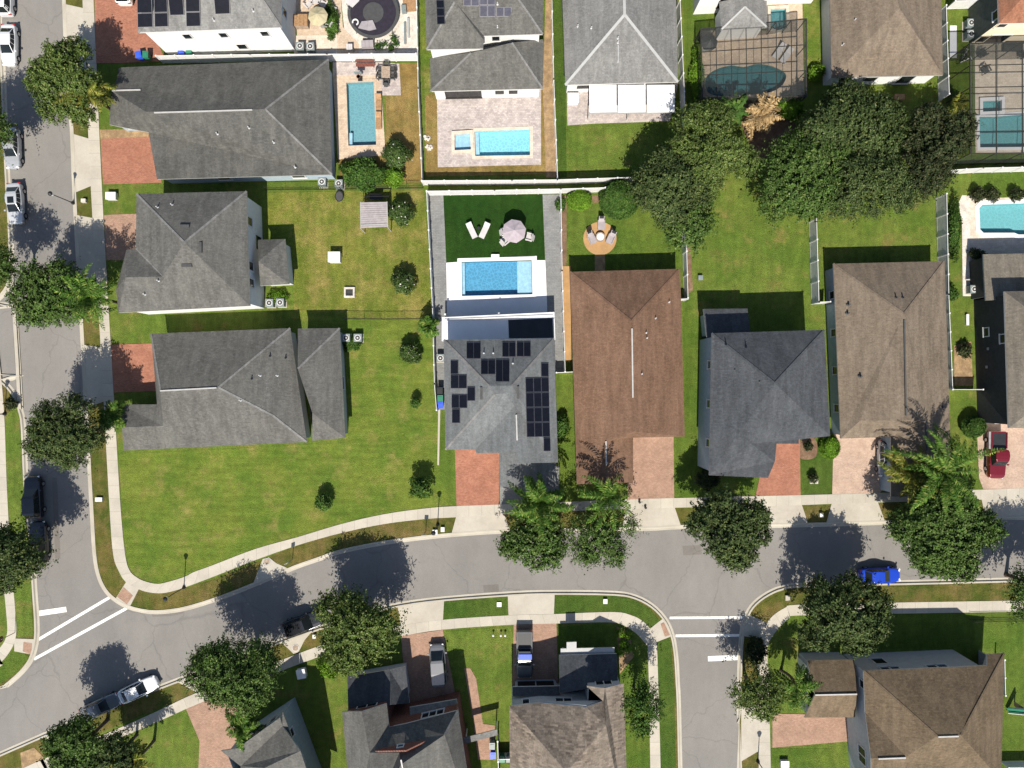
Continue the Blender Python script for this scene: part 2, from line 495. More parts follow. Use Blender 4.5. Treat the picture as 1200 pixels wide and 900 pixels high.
POOLS = {
    'h2': [(406, 97), (438, 96), (441, 170), (408.5, 171)],
    'h10': [(556, 154), (621, 152), (621, 182), (557, 183)],
    'h10s': [(533, 158), (551, 157), (552, 176), (533, 177)],
    'h5': [(541, 307), (623, 305), (624, 345), (541.5, 347)],
    'h12': smooth_line([(827, 92), (838, 82), (856, 77), (872, 78.5), (888, 75), (905, 78), (920, 86), (918, 98), (904, 108), (880, 111), (845, 113), (829, 108)], 4, True),
    'h12s': [(902, 12), (920, 11), (921, 34), (910, 37), (902, 34)],
    'h14': [(1147, 137), (1164, 137), (1240, 131), (1240, 172), (1148, 173)],
    'h14s': [(1150, 119), (1172, 118), (1172, 131), (1150, 132)],
    'h9': [(1147, 244), (1151, 240), (1240, 237), (1240, 275), (1193, 275), (1188, 273), (1152, 273), (1148, 269)],
}
POOLW = {k: GW(v) for k, v in POOLS.items()}


def sheet(name, loops, z, m, z0=-.02, kind='structure'):
    """flat slab from world loops (outer + holes)"""
    b = MB(); flat = [p for lp in loops for p in lp]
    for t in tris(loops):
        pts = [(flat[k][0], flat[k][1], z) for k in t]
        if area2(pts) < 0: pts.reverse()
        b.poly(pts)
    for lp in loops:
        n = len(lp)
        for k in range(n):
            p, q = lp[k], lp[(k + 1) % n]
            b.poly([(p[0], p[1], z0), (q[0], q[1], z0), (q[0], q[1], z), (p[0], p[1], z)])
    o = b.build(name, m); props(o, kind=kind)
    return o


hole = offset_poly(ROADW, .10)
big = [(-220, -200), (220, -200), (220, 200), (-220, 200)]
sheet('ground', [big, hole] + [offset_poly(p, .12) for p in POOLW.values()], 0, M['grass_mid'], -.3)
sheet('road', [offset_poly(ROADW, .18)], -.12, M['asphalt'], -.4)
sheet('verge', [offset_poly(ROADW, 2.3), offset_poly(ROADW, .101)], .006, M['grass_dark'])

# kerb with gutter pan, swept along each stretch of the road edge
def kerb(pts):
    P = [W(*p) for p in pts]; P = [Vector((p.x, p.y)) for p in P]
    prof = [(-.30, -.130), (-.30, -.105), (-.05, -.098), (.0, -.03), (.05, .055), (.24, .062), (.24, -.1)]
    b = MB(); rows = []
    for k, p in enumerate(P):
        d1 = (P[k] - P[k - 1]).normalized() if k else None
        d2 = (P[k + 1] - P[k]).normalized() if k + 1 < len(P) else None
        d1 = d1 or d2; d2 = d2 or d1
        n = Vector((d1.y, -d1.x)) + Vector((d2.y, -d2.x)); n.normalize()
        n = -n                                   # road outline runs clockwise on the ground: outward is on the left
        rows.append([b.vert((p.x + n.x * u, p.y + n.y * u, z)) for u, z in prof])
    for r, s in zip(rows, rows[1:]):
        for j in range(len(prof) - 1):
            b.f.append((r[j], r[j + 1], s[j + 1], s[j])); b.m.append(0)
    return b


if area2(ROADW) < 0:
    KS = 1
else:
    KS = -1
def add_kerb(i0, i1):
    pts = ROAD[i0:i1 + 1]
    sm = [tuple(p) for p in smooth_line(pts, 3)]
    if KS < 0: sm = sm[::-1]
    o = kerb(sm).build('kerb', M['curb']); props(o, kind='structure')
ix = lambda x, y: ROAD.index((x, y))
add_kerb(ix(66, -700), ix(1900, 582))
add_kerb(ix(1900, 660), ix(872, 1500))
add_kerb(ix(808, 1500), ix(-600, 1145))
add_kerb(ix(-600, 1066), ix(-600, 415))
add_kerb(ix(-600, 372), ix(-20, -700))

LAWN, DIRT, HARD = .010, .026, .044
_n = [0]
def patch(name, pts, m, z=None, holes=(), rnd=0):
    if rnd: pts = smooth_line(pts, rnd, True)
    if z is None: z = HARD
    _n[0] += 1
    sheet(name, [GW(pts)] + [offset_poly(POOLW[h], .12) for h in holes], z + (_n[0] % 4) * .003, M[m])


# lawns
patch('lawn', [(139, 532), (404, 519), (408, 388), (340, 372), (312, 330), (312, 226), (400, 224), (496, 222), (506, 330), (513, 450), (515, 560), (530, 592), (500, 595), (450, 602), (400, 614), (350, 629), (300, 643), (225, 671), (200, 681), (185, 684), (160, 676), (150, 662), (146, 640)], 'grass_yellow', LAWN)
patch('lawn', [(515, 470), (533, 470), (535, 592), (531, 592), (516, 560)], 'grass_rich', LAWN)
patch('lawn', [(657, 228), (806, 228), (806, 320), (659, 320)], 'grass_rich', LAWN)
patch('lawn', [(800, 350), (824, 350), (824, 583), (790, 585), (790, 500), (802, 500)], 'grass_rich', LAWN)
patch('lawn', [(653, 440), (676, 440), (676, 585), (653, 586)], 'grass_rich', LAWN)
patch('lawn', [(646, -30), (661, -30), (664, 208), (652, 208)], 'grass_deep', LAWN)
patch('lawn', [(665, 150), (800, 142), (800, 208), (664, 208)], 'grass_mid', LAWN)
patch('lawn', [(800, -30), (830, -30), (826, 30), (822, 160), (806, 150)], 'grass_rich', LAWN)
patch('lawn', [(938, 515), (976, 515), (975, 579), (938, 580)], 'grass_deep', LAWN)
patch('lawn', [(522, 740), (600, 734), (600, 900), (585, 940), (545, 940)], 'grass_mid', LAWN)
patch('lawn', [(520, 705), (595, 698), (595, 722), (520, 727)], 'grass_deep', LAWN + .012)
patch('lawn', [(650, 697), (720, 698), (745, 703), (762, 714), (775, 730), (762, 737), (752, 727), (740, 720), (720, 717), (648, 719)], 'grass_deep', LAWN + .012)
patch('lawn', [(770, 752), (785, 747), (790, 800), (793, 960), (775, 960)], 'grass_deep', LAWN + .012)
patch('lawn', [(920, 692), (1200, 682), (1400, 676), (1400, 702), (1200, 704), (1047, 706), (936, 708), (905, 722), (890, 738), (880, 735), (886, 712)], 'grass_dark', LAWN + .012)
patch('lawn', [(652, 735), (715, 730), (745, 742), (758, 765), (762, 960), (730, 960), (725, 770), (655, 760)], 'grass_rich', LAWN)
patch('lawn', [(1000, 720), (1400, 715), (1400, 960), (1172, 960), (1172, 760), (1000, 760)], 'grass_rich', LAWN)
patch('lawn', [(805, 232), (1108, 232), (1108, 310), (975, 315), (966, 390), (806, 390)], 'grass_mid', LAWN)
patch('lawn', [(903, 877), (975, 877), (990, 960), (904, 960)], 'grass_rich', LAWN)
patch('lawn', [(22, 470), (24, 500), (27, 565), (31, 620), (37, 690), (39, 745), (20, 747), (15, 670), (7, 560), (5, 490)], 'grass_mid', LAWN + .012)
patch('lawn', [(-60, 790), (0, 777), (18, 758), (34, 770), (20, 788), (0, 802), (-60, 826)], 'grass_rich', LAWN + .012)
patch('lawn', [(1113, 5), (1136, 12), (1136, 180), (1200, 182), (1200, 200), (1110, 205)], 'grass_mid', LAWN)
patch('dry_lawn', [(446, 74), (491, 74), (496, 214), (400, 214), (396, 186), (452, 180), (452, 112), (468, 112)], 'dry', LAWN)
patch('dry_lawn', [(498, 112), (512, 108), (513, 196), (634, 193), (634, 104), (640, 104), (651, 204), (499, 207)], 'dry', LAWN)
patch('dry_lawn', [(940, 20), (972, 20), (974, 90), (945, 90)], 'grass_yellow', LAWN)
patch('lawn', [(490, -20), (498, -20), (510, 108), (498, 112)], 'grass_yellow', LAWN)
patch('lawn', [(313, 226), (400, 224), (496, 223), (506, 330), (511, 374), (404, 374), (404, 366), (344, 366), (344, 262), (313, 262)], 'grass_worn', LAWN + .013)
# soil, sand and gravel
patch('sand_strip', [(657, 312), (669, 312), (669, 424), (660, 424)], 'sand', DIRT)
patch('sand_path', [(697, 292), (709, 292), (709, 322), (697, 322)], 'earth', DIRT)
c = (703, 279.5)
patch('sand_circle', [(c[0] + 19.5 * math.cos(t * math.pi / 16), c[1] + 19.5 * math.sin(t * math.pi / 16)) for t in range(32)], 'sand', DIRT + .006)
patch('mulch_bed', [(656, 229), (664, 229), (664, 310), (658, 312)], 'mulch', DIRT)
patch('mulch_bed', [(664, 229), (746, 229), (740, 237), (664, 238)], 'mulch', DIRT + .005)
patch('mulch_bed', [(948, 262), (957, 258), (958, 345), (951, 345)], 'mulch', DIRT)
patch('mulch_bed', [(803, 268), (808, 268), (812, 340), (800, 350)], 'mulch', DIRT)
patch('mulch_bed', [(117, 152), (175, 151), (174, 163), (118, 163)], 'earth', DIRT + .01)
patch('mulch_bed', [(640, -20), (645, -20), (652, 208), (640, 208), (636, 100)], 'earth', DIRT)
patch('mulch_bed', [(722, 734), (738, 740), (742, 770), (726, 790)], 'earth', DIRT)
patch('mulch_bed', [(24, 882), (40, 876), (52, 888), (26, 902)], 'earth', DIRT)
patch('mulch_bed', [(1118, 405), (1138, 400), (1140, 452), (1118, 452)], 'earth', DIRT)
patch('mulch_bed', [(938, 516), (955, 514), (956, 535), (938, 537)], 'mulch', DIRT, rnd=4)
patch('mulch_bed', [(860, 115), (935, 115), (930, 150), (895, 190), (870, 150)], 'mulch', DIRT, rnd=4)
patch('mulch_bed', [(1136, 182), (1240, 180), (1240, 236), (1140, 232)], 'grass_rich', DIRT)
patch('gravel_yard', [(398, -20), (490, -20), (490, 68), (420, 68), (404, 40)], 'gravel', DIRT)
patch('gravel_path', [(1123, 238), (1127, 229), (1139, 229), (1139, 347), (1128, 347), (1127, 262)], 'gravel', DIRT + .01)
patch('gravel_path', [(1113, 30), (1121, 30), (1121, 68), (1113, 68)], 'white_deck', DIRT)
patch('stepping_path', [(513.5, 480), (516, 480), (514.5, 545), (512.5, 545)], 'concrete', DIRT + .01)
# driveways
patch('driveway', [(110, -40), (168, -40), (168, 10), (192, 66), (191, 72), (140, 74), (113, 74)], 'brick_red')
patch('driveway', [(118, 163), (178, 160), (190, 214), (121, 216)], 'brick_red')
patch('driveway', [(122, 252), (170, 250), (170, 305), (125, 305)], 'brick_tan')
patch('driveway', [(130, 404), (190, 402), (190, 458), (133, 460)], 'brick_red')
patch('driveway', [(533, 520), (585, 520), (585, 592), (535, 593)], 'brick_red')
patch('driveway', [(736, 505), (789, 505), (790, 584), (735, 586)], 'brick_tan')
patch('driveway', [(890, 560), (900, 510), (937, 508), (938, 580), (885, 582)], 'brick_red')
patch('driveway', [(977, 505), (1040, 505), (1047, 560), (1030, 578), (975, 579)], 'brick_pale')
patch('driveway', [(1144, 490), (1260, 490), (1260, 572), (1152, 573), (1147, 560)], 'brick_pale')
patch('driveway', [(470, 745), (519, 738), (525, 770), (540, 845), (478, 845)], 'brick_tan')
patch('driveway', [(602, 732), (652, 730), (655, 815), (600, 815)], 'brick_tan')
patch('driveway', [(905, 836), (1000, 838), (1000, 868), (905, 876)], 'brick_tan')
patch('driveway', [(217, 828), (262, 805), (300, 850), (255, 935), (232, 920), (234, 868)], 'brick_tan')
patch('garden_path', [(544, 783), (551, 783), (558, 795), (566, 848), (580, 850), (578, 890), (560, 890), (555, 848)], 'brick_tan')
# patios
patch('patio', [(344, -20), (398, -20), (402, 32), (421, 52), (420, 66), (350, 66)], 'paver_sand')
patch('patio', [(343, 42), (395, 41), (396, 66), (345, 66)], 'travertine', HARD + .014)
patch('patio', [(390, 88), (446, 88), (452, 182), (396, 187)], 'paver_sand', holes=('h2',))
patch('patio', [(390, 73), (447, 73), (468, 75), (470, 112), (446.5, 112), (446, 88), (390, 88)], 'paver_lilac')
patch('patio', [(512, 100), (634, 100), (634, 193), (513, 196)], 'paver_lilac', holes=('h10', 'h10s'))
patch('paved_side_yard', [(503, 229), (519.5, 229), (523, 308), (524.5, 400), (524, 480), (513, 480)], 'paver_grey')
patch('paved_side_yard', [(635.8, 228), (656, 228), (663, 435), (650, 435), (643.2, 400), (639, 306)], 'paver_grey')
patch('artificial_lawn', [(519.5, 229), (635.8, 228), (638.5, 305.5), (522.5, 308)], 'turf', DIRT)
patch('pool_deck', [(522, 308), (536, 307), (536, 303), (629, 300), (629, 305), (639, 305), (643.2, 410), (524.3, 410)], 'white_deck', holes=('h5',))
patch('porch_floor', [(586, 555), (655, 545), (655, 592), (586, 592)], 'paver_grey')
patch('patio', [(664, 98), (795, 96), (785, 142), (694, 145), (665, 147)], 'paver_lilac')
patch('patio', [(822, 36), (898, 36), (898, 1), (940, 1), (942, 112), (824, 116)], 'paver_sand', holes=('h12', 'h12s'))
patch('patio', [(1142, 50), (1260, 50), (1260, 179), (1143, 179)], 'travertine', holes=('h14', 'h14s'))
patch('patio', [(1136, 233), (1260, 229), (1260, 305), (1137, 305)], 'travertine', holes=('h9',))
# concrete aprons, ramps and sidewalks
for a in ([(535, 604), (590, 601), (598, 621.5), (529, 626)], [(733, 595), (790, 593), (798, 616.5), (729, 619.5)],
          [(878, 592), (939, 590), (947, 614), (870, 616)], [(975, 588), (1028, 587), (1037, 611.5), (968, 613.5)], [(1150, 585), (1215, 582), (1225, 604.5), (1155, 607.5)],
          [(76.5, 5), (99, 10), (106, 92), (81.5, 97)], [(85.5, 157), (106, 163), (109, 217), (87.5, 226)], [(90, 252), (111, 256), (115, 325), (93, 330)], [(97.5, 404), (119, 407), (123, 470), (101.5, 478)],
          [(466, 710), (520.5, 703), (519, 728), (470, 735)], [(595, 697.5), (650, 695.5), (649, 721), (596, 722)], [(868.5, 828), (891, 828), (892, 878), (868.5, 892)],
          [(208, 799), (266, 776), (280, 796), (236, 814)], [(52, 862), (82, 849), (112, 862), (60, 886)],
          [(296, 686), (308, 655), (315, 653), (324, 660), (340, 667)], [(329, 752), (367, 738.5), (357, 750), (350, 764), (344, 766), (338, 760)],
          [(135, 702.5), (148, 682), (163, 690), (152, 711.5)], [(17, 748), (42, 749), (38.5, 767), (17, 763)], [(760, 738), (777, 724.5), (788, 745), (770, 752)], [(868.5, 745), (892, 748), (897, 729), (877, 720)],
          [(16, 326), (12.5, 327), (18, 420), (21, 478), (25, 480), (22, 420)]):
    patch('concrete_apron', a, 'concrete')
for a in ([(137.5, 699), (145, 688), (156, 698), (149, 708)], [(28, 752), (38, 753.5), (37, 767), (27, 763)], [(774, 731), (778, 729), (785, 744), (779, 746)]):
    patch('tactile_paving', a, 'brick_tan', HARD + .014)
t = NT('gutter_crossing'); patch('valley_gutter', [(13, 326), (19, 345), (23, 410), (27, 478), (20, 470), (16, 400)], 'curb', -.112)


def jointed(name, base):
    t = NT(name)
    uv = t.n('ShaderNodeUVMap'); sp = t.n('ShaderNodeSeparateXYZ'); t.l(uv.outputs[0], sp.inputs[0])
    fr = t.n('ShaderNodeMath', operation='FRACT'); t.l(sp.outputs['Y'], fr.inputs[0])
    lt = t.n('ShaderNodeMath', operation='LESS_THAN'); lt.inputs[1].default_value = .03; t.l(fr.outputs[0], lt.inputs[0])
    col = t.mix(t.noise(.35, 5, .65, lo=.38, hi=.65), c4(base), c4([x * .84 for x in base]))
    fl = t.n('ShaderNodeMath', operation='FLOOR'); t.l(sp.outputs['Y'], fl.inputs[0])
    wn = t.n('ShaderNodeTexWhiteNoise', noise_dimensions='1D'); t.l(fl.outputs[0], wn.inputs['W'])
    mr = t.n('ShaderNodeMapRange'); mr.inputs['To Min'].default_value = .93; mr.inputs['To Max'].default_value = 1.05; t.l(wn.outputs['Value'], mr.inputs['Value'])
    col = t.scale(col, mr.outputs[0])
    col = t.scale(col, t.noise(12, 3, .7, a=.93, b=1.07))
    col = t.mix(lt.outputs[0], col, c4([x * .68 for x in base]))
    return t.fin(col, .9, .2)


M['walk'] = jointed('jointed_concrete', (.385, .352, .292))
def walk(left, right):
    A = [W(*p) for p in smooth_line(left, 4)]; B = [W(*p) for p in smooth_line(right, 4)]
    b = MB(); v = 0; uvs = []; z = .062
    for k in range(len(A) - 1):
        d = ((A[k + 1] + B[k + 1]) / 2 - (A[k] + B[k]) / 2).length / 1.5
        b.poly([(B[k].x, B[k].y, z), (A[k].x, A[k].y, z), (A[k + 1].x, A[k + 1].y, z), (B[k + 1].x, B[k + 1].y, z)]); uvs += [(1, v), (0, v), (0, v + d), (1, v + d)]
        for P in (A, B):
            b.poly([(P[k].x, P[k].y, -.02), (P[k + 1].x, P[k + 1].y, -.02), (P[k + 1].x, P[k + 1].y, z), (P[k].x, P[k].y, z)]); uvs += [(0, .5)] * 4
        v += d
    o = b.build('sidewalk', M['walk']); props(o, kind='structure')
    ul = o.data.uv_layers.new(name='UVMap')
    for i, u in enumerate(uvs): ul.data[i].uv = u


walk([(85, -300), (97, 0), (107, 225), (117, 385), (124.5, 520), (129, 600), (133, 650), (140, 670), (148, 682), (162, 690), (175, 694), (190, 695), (205, 692), (220, 687), (252, 675), (300, 656), (350, 638.5), (400, 624.5), (450, 614), (500, 608), (535, 606), (590, 602.5), (740, 596), (900, 593), (1000, 589.5), (1200, 584), (1500, 575)],
     [(98, -300), (110, 0), (120, 225), (129, 385), (137, 520), (142, 600), (147, 650), (152, 668), (160, 676), (170, 681), (185, 684), (200, 681), (217, 675.5), (228, 670), (250, 662), (300, 643), (350, 629), (400, 614), (450, 602.5), (500, 595.5), (535, 593), (590, 591), (740, 585), (900, 581), (1000, 578.5), (1200, 572), (1500, 563)])
walk([(-300, 1045), (20, 903), (52, 889), (135, 855), (187, 832), (232, 811), (328, 774), (382, 754), (425, 742), (470, 733), (520, 726), (595, 721), (647, 719.5), (718, 717), (740, 721), (752, 727), (762, 737), (768, 748), (770, 762), (772, 830), (774, 900), (780, 1200)],
     [(-294, 1057), (26, 915), (58, 900), (140, 865), (193, 842), (236, 823), (332, 785), (385, 766), (428, 753.5), (472, 745), (520, 737.5), (598, 732), (650, 730.5), (714, 729), (732, 733.5), (744, 741), (753, 750), (757.5, 756), (759, 762), (761, 830), (762, 900), (768, 1200)])
walk([(896, 1200), (889, 900), (888, 800), (886, 765), (888, 748), (894, 736), (905, 722), (920, 712), (936, 708.5), (1047, 706), (1200, 703.5), (1500, 698)],
     [(910, 1200), (903, 900), (901, 800), (899, 768), (900, 756), (904, 747), (913, 735), (925, 724), (937, 721), (1047, 719), (1200, 716.5), (1500, 711)])
walk([(-5, 380), (3, 455), (6, 500), (8, 560), (11, 620), (14, 670), (17, 700), (19.5, 735), (18, 750), (12, 763), (0, 777), (-25, 793), (-300, 910)],
     [(-20, 380), (-8, 455), (-6, 500), (-4, 560), (-1, 620), (3, 670), (6, 700), (9, 735), (7, 748), (1, 758), (-8, 766), (-30, 780), (-306, 897)])


def line(a, b, wd):
    a, b = W(*a), W(*b); d = (b - a).normalized(); n = Vector((-d.y, d.x, 0)) * wd / 2; z = Vector((0, 0, -.1155))
    q = MB(); q.poly([a - n + z, b - n + z, b + n + z, a + n + z]); props(q.build('road_marking', M['roadpaint']), kind='structure')


line((44, 750), (131, 698.5), .33); line((39, 773), (148, 713), .33); line((43, 719.5), (77, 714.5), .62)
line((785, 724.5), (873, 724), .28); line((792, 745.5), (869, 745), .30); line((830, 772.5), (865, 771), .60)

# asphalt repairs and drain covers
for q in ([(177, 718.5), (200, 717.5), (214, 714.5), (214.5, 719), (200, 722.5), (178, 723)], [(566, 686), (584, 685), (585, 693.5), (567, 694.5)], [(60, 560), (66, 560), (70, 655), (64, 655)], [(800, 640), (822, 639), (823, 650), (801, 651)]):
    sheet('road_patch', [GW(q)], -.1165, M['asphalt_old'], -.13)

def manhole(px, py, z, label):
    o = thing('manhole_cover', label, 'manhole cover', W(px, py) + Vector((0, 0, z)))
    b = MB(); b.lathe([(.42, 0), (.42, .018)], n=24); b.build('rim', M['steel'], o, local=True)
    b = MB(); b.lathe([(.35, .001), (.35, .024), (.30, .026)], n=24); b.build('lid', M['wood'], o, local=True)


manhole(313, 658, .058, 'round rusty manhole cover in the concrete inlet below the big corner lawn')
manhole(346.5, 759, .06, 'round brown manhole cover in the concrete inlet beside the black parked SUV')


def pool(key, label, basin, depth=.75, cw=.35, cop='white_deck', wmat='water', group=None, extra=None, zc=.10):
    P = [Vector((p.x, p.y)) for p in POOLW[key]]
    if area2(P) < 0: P.reverse()
    c = sum(P, Vector((0, 0))) / len(P)
    o = thing('swimming_pool' if 's' != key[-1] else 'spa', label, 'pool' if key[-1] != 's' else 'spa', (c.x, c.y, 0), group=group)
    b = MB(); n = len(P); Q = offset_poly(P, .11)
    for k in range(n):
        p, q = P[k], P[(k + 1) % n]
        b.poly([(p.x, p.y, 0.0), (q.x, q.y, 0.0), (q.x, q.y, -depth), (p.x, p.y, -depth)])
    for t in tris([P]):
        pts = [(P[k].x, P[k].y, -depth) for k in t]
        b.poly(pts)
    b.build('basin', M[basin], o)
    b = MB(); O = offset_poly(P, cw)
    flat = list(O) + list(P)
    for t in tris([O, P]):
        pts = [(flat[k].x, flat[k].y, zc) for k in t]
        if area2(pts) < 0: pts.reverse()
        b.poly(pts)
    for lp, s in ((O, 1), (P, -1)):
        for k in range(n):
            p, q = lp[k], lp[(k + 1) % n]
            b.poly([(p.x, p.y, -.05), (q.x, q.y, -.05), (q.x, q.y, zc), (p.x, p.y, zc)])
    b.build('coping', M[cop], o)
    b = MB()
    for t in tris([P]):
        pts = [(P[k].x, P[k].y, -.05) for k in t]
        if area2(pts) < 0: pts.reverse()
        b.poly(pts)
    b.build('water', M[wmat], o)
    for nm, poly, z in (extra or []):
        b = MB(); b.prism(GW(poly), -depth + .002, z); b.build(nm, M['pool_shallow'], o)
    return o


pool('h2', 'rectangular light blue pool in the sandy patio of the first grey roofed house', 'pool_basin_grey', cop='paver_sand', extra=[('step', [(409, 155), (412.5, 155), (412.5, 169.5), (409, 170)], -.2)])
pool('h10', 'bright blue rectangular pool in the silver paver patio', 'pool_basin_pale', cop='travertine', extra=[('step', [(556.5, 154.5), (561, 154.3), (562, 182), (557.5, 182.5)], -.2)])
pool('h10s', 'small square pale blue spa beside the pool in the silver paver patio', 'pool_shallow', .35, cop='travertine', zc=.3)
pool('h5', 'bright blue pool with pale tanning ledge in the white deck', 'pool_basin', cop='white_deck', cw=.42,
     extra=[('ledge', [(606, 305.8), (622.5, 305.3), (623.5, 344.6), (606.5, 345.2)], -.22), ('step', [(541.4, 307.4), (544.5, 307.3), (545, 346.6), (541.9, 346.7)], -.2)])
pool('h12', 'dark teal curvy pool under the dark screened cage', 'pool_basin_dark', cop='paver_sand', wmat='water_teal')
pool('h12s', 'small teal spa inside the dark screened cage', 'pool_basin_teal', .7, cop='travertine', wmat='water_teal', zc=.3)
pool('h14', 'teal pool inside the screened enclosure of the house with terracotta roof', 'pool_basin_teal', cop='white_deck', wmat='water_teal')
pool('h14s', 'square teal spa against the enclosed pool of the house with terracotta roof', 'pool_basin_teal', .6, cop='white_deck', wmat='water_teal', zc=.3)
pool('h9', 'turquoise pool with notched white coping behind the charcoal walled house', 'pool_basin_teal', cop='white_deck', wmat='water_teal', cw=.5)
o = thing('water_feature', 'white square spout block at the turf edge of the white decked pool', 'water feature', W(580.5, 301.5) + Vector((0, 0, .03)))
b = MB(); b.box((0, 0, .2), (.95, .55, .4)); b.build('block', M['white_deck'], o, local=True)
b = MB(); b.box((0, -.29, .32), (.6, .1, .04)); b.build('spout', M['alu'], o, local=True)
# ------------------------------------------------------------------ houses
class House:
    def __init__(s, name, label, c, cat='house', group='houses along the streets'):
        s.o = thing(name, label, cat, W(*c), group=group); s.V = {}

    def pt(s, v): return s.V[v]

    def roof(s, V, F, m, name='roof', fm='fascia', th=.18):
        """V: name -> (px, py, h); F: strings/lists of names, one per slope"""
        for k, p in V.items(): s.V[k] = W(*p)
        b = MB(); idx = {k: b.vert(s.V[k]) for k in V}
        faces = []; top = []
        for f in F:
            f = f.split() if isinstance(f, str) else f
            pts = [s.V[k] for k in f]
            if area2(pts) < 0: f = f[::-1]
            faces.append([idx[k] for k in f])
            for t in tris([[s.V[k] for k in f]]):
                t = [idx[f[k]] for k in t]
                if area2([b.v[i] for i in t]) < 0: t.reverse()
                top.append(tuple(t)); b.f.append(tuple(t)); b.m.append(0)
        lo = {i: b.vert((b.v[i][0], b.v[i][1], b.v[i][2] - th)) for i in idx.values()}
        edges = {}
        for f in faces:
            for k in range(len(f)):
                edges[(f[k], f[(k + 1) % len(f)])] = 1
        for (i, j) in edges:
            if (j, i) not in edges:
                b.f.append((lo[i], lo[j], j, i)); b.m.append(1)
        for f in top:
            b.f.append(tuple(lo[i] for i in reversed(f))); b.m.append(1)
        r = b.build(name, [M[m], M[fm]], s.o)
        if not hasattr(s, 'r'): s.r = r
        return r

    def walls(s, pts, h, m, inset=.35, z0=-.05, name='wall', ground=False):
        P = [W(p[0], p[1], 0 if ground else h) for p in pts]
        Q = offset_poly(P, -inset); s.Q = Q
        b = MB(); n = len(Q)
        for k in range(n):
            p, q = Q[k], Q[(k + 1) % n]
            b.poly([(p.x, p.y, z0), (q.x, q.y, z0), (q.x, q.y, h - .04), (p.x, p.y, h - .04)])
        return b.build(name, M[m], s.o)

    def tri(s, pts, m, name='gable'):
        """solid gable wall through (px,py,h) points"""
        P = [W(*p) for p in pts]; n = (P[1] - P[0]).cross(P[2] - P[0]).normalized() * .08
        b = MB(); b.poly([p + n for p in P]); b.poly([p - n for p in reversed(P)])
        for k in range(len(P)):
            a, c = P[k], P[(k + 1) % len(P)]
            b.poly([a - n, c - n, c + n, a + n])
        return b.build(name, M[m], s.o)

    def plane(s, names):
        a, b, c = [s.V[k] for k in names.split()]
        n = (b - a).cross(c - a).normalized()
        if n.z < 0: n = -n
        return a, n

    def hit(s, pl, px, py, off=0.):
        a, n = pl; o = Vector((0, 0, CAM_H)); d = W(px, py) - o
        t = (a + n * off - o).dot(n) / d.dot(n)
        return o + d * t

    def panels(s, pl, quad, nx, ny, m='solar', gap=.05):
        """a rack of solar panels filling a photo quad on one slope"""
        pl = s.plane(pl); n = pl[1]
        A, B, C, D = [s.hit(pl, *q, off=.09) for q in quad]
        f = lambda u, v: (A * (1 - u) + B * u) * (1 - v) + (D * (1 - u) + C * u) * v
        for i in range(nx):
            for j in range(ny):
                u0, u1, v0, v1 = i / nx, (i + 1) / nx, j / ny, (j + 1) / ny
                c = f((u0 + u1) / 2, (v0 + v1) / 2)
                q = [p + (c - p).normalized() * gap * .6 for p in (f(u0, v0), f(u1, v0), f(u1, v1), f(u0, v1))]
                g = [p + (c - p).normalized() * .06 + n * .004 for p in q]
                b = MB()
                if (q[1] - q[0]).cross(q[2] - q[0]).z < 0: q.reverse(); g.reverse()
                b.poly(q, 1); b.poly(g, 0)
                lo = [p - n * .05 for p in q]
                for k in range(4): b.poly([lo[k], lo[(k + 1) % 4], q[(k + 1) % 4], q[k]], 1)
                b.poly(lo[::-1], 1)
                b.build('solar_panel', [M[m], M['solar_frame']], s.o)

    def vent(s, a, b, h, m='vent_white', w=.15):
        """raised ridge vent strip"""
        q = MB(); q.beam(W(*a, h) + Vector((0, 0, .05)), W(*b, h) + Vector((0, 0, .05)), w, .09)
        q.build('ridge_vent', M[m], s.r)

    def hips(s, pairs, m, w=.22):
        """cap shingles along hips and ridges"""
        for a, b in pairs:
            q = MB(); q.beam(s.V[a] - Vector((0, 0, .006)), s.V[b] - Vector((0, 0, .006)), w, .045)
            q.build('hip_cap', M[m], s.r)

    def stack(s, pl, px, py, m='vent_lead', r=.06, h=.4):
        p = s.hit(s.plane(pl), px, py); b = MB(); b.tube(p - Vector((0, 0, .1)), p + Vector((0, 0, h)), r, r, 8)
        b.lathe([(r * 2.2, 0), (r * 1.3, .08)], p - Vector((0, 0, .02)), 10); b.build('vent_pipe', M[m], s.r)

    def box_vent(s, pl, px, py, m='vent_dark', d=(.5, .5, .16), rz=0):
        p = s.hit(s.plane(pl), px, py, .06); b = MB(); b.box(p, d, rz); b.build('box_vent', M[m], s.r)

    def window(s, edge, t, w=1.1, z=1.0, h=1.2, nx=1, frame='trim', name='window'):
        """window in wall edge number `edge` of the last walls() call, at fraction t"""
        P = s.Q; p, q = P[edge], P[(edge + 1) % len(P)]
        d = (q - p); L = d.length; d = d / L; n = Vector((d.y, -d.x)); c = p + d * (t * L)
        s.win(c, d, n, w, z, h, nx, frame, name)

    def win(s, c, d, n, w, z, h, nx=1, frame='trim', name='window'):
        T = Matrix(((d.x, n.x, 0), (d.y, n.y, 0), (0, 0, 1)))
        def bx(b, u, v, zz, du, dv, dz, m=0): b.box(Vector((c.x, c.y, 0)) + T @ Vector((u, v, zz)), (du, dv, dz), m=m, tilt=T)
        b = MB(); fw = .10
        bx(b, 0, .03, z + h - fw / 2, w, .10, fw); bx(b, 0, .05, z + fw / 2, w + .1, .16, fw)
        for k in range(nx + 1): bx(b, -w / 2 + fw / 2 + k * (w - fw) / nx, .03, z + h / 2, fw, .10, h - 2 * fw - .002)
        f = b.build(name, M[frame], s.o)
        b = MB(); bx(b, 0, .012, z + h / 2, w - 2 * fw * .9, .03, h - 2 * fw * .9); b.build('pane', M['glass'], f)

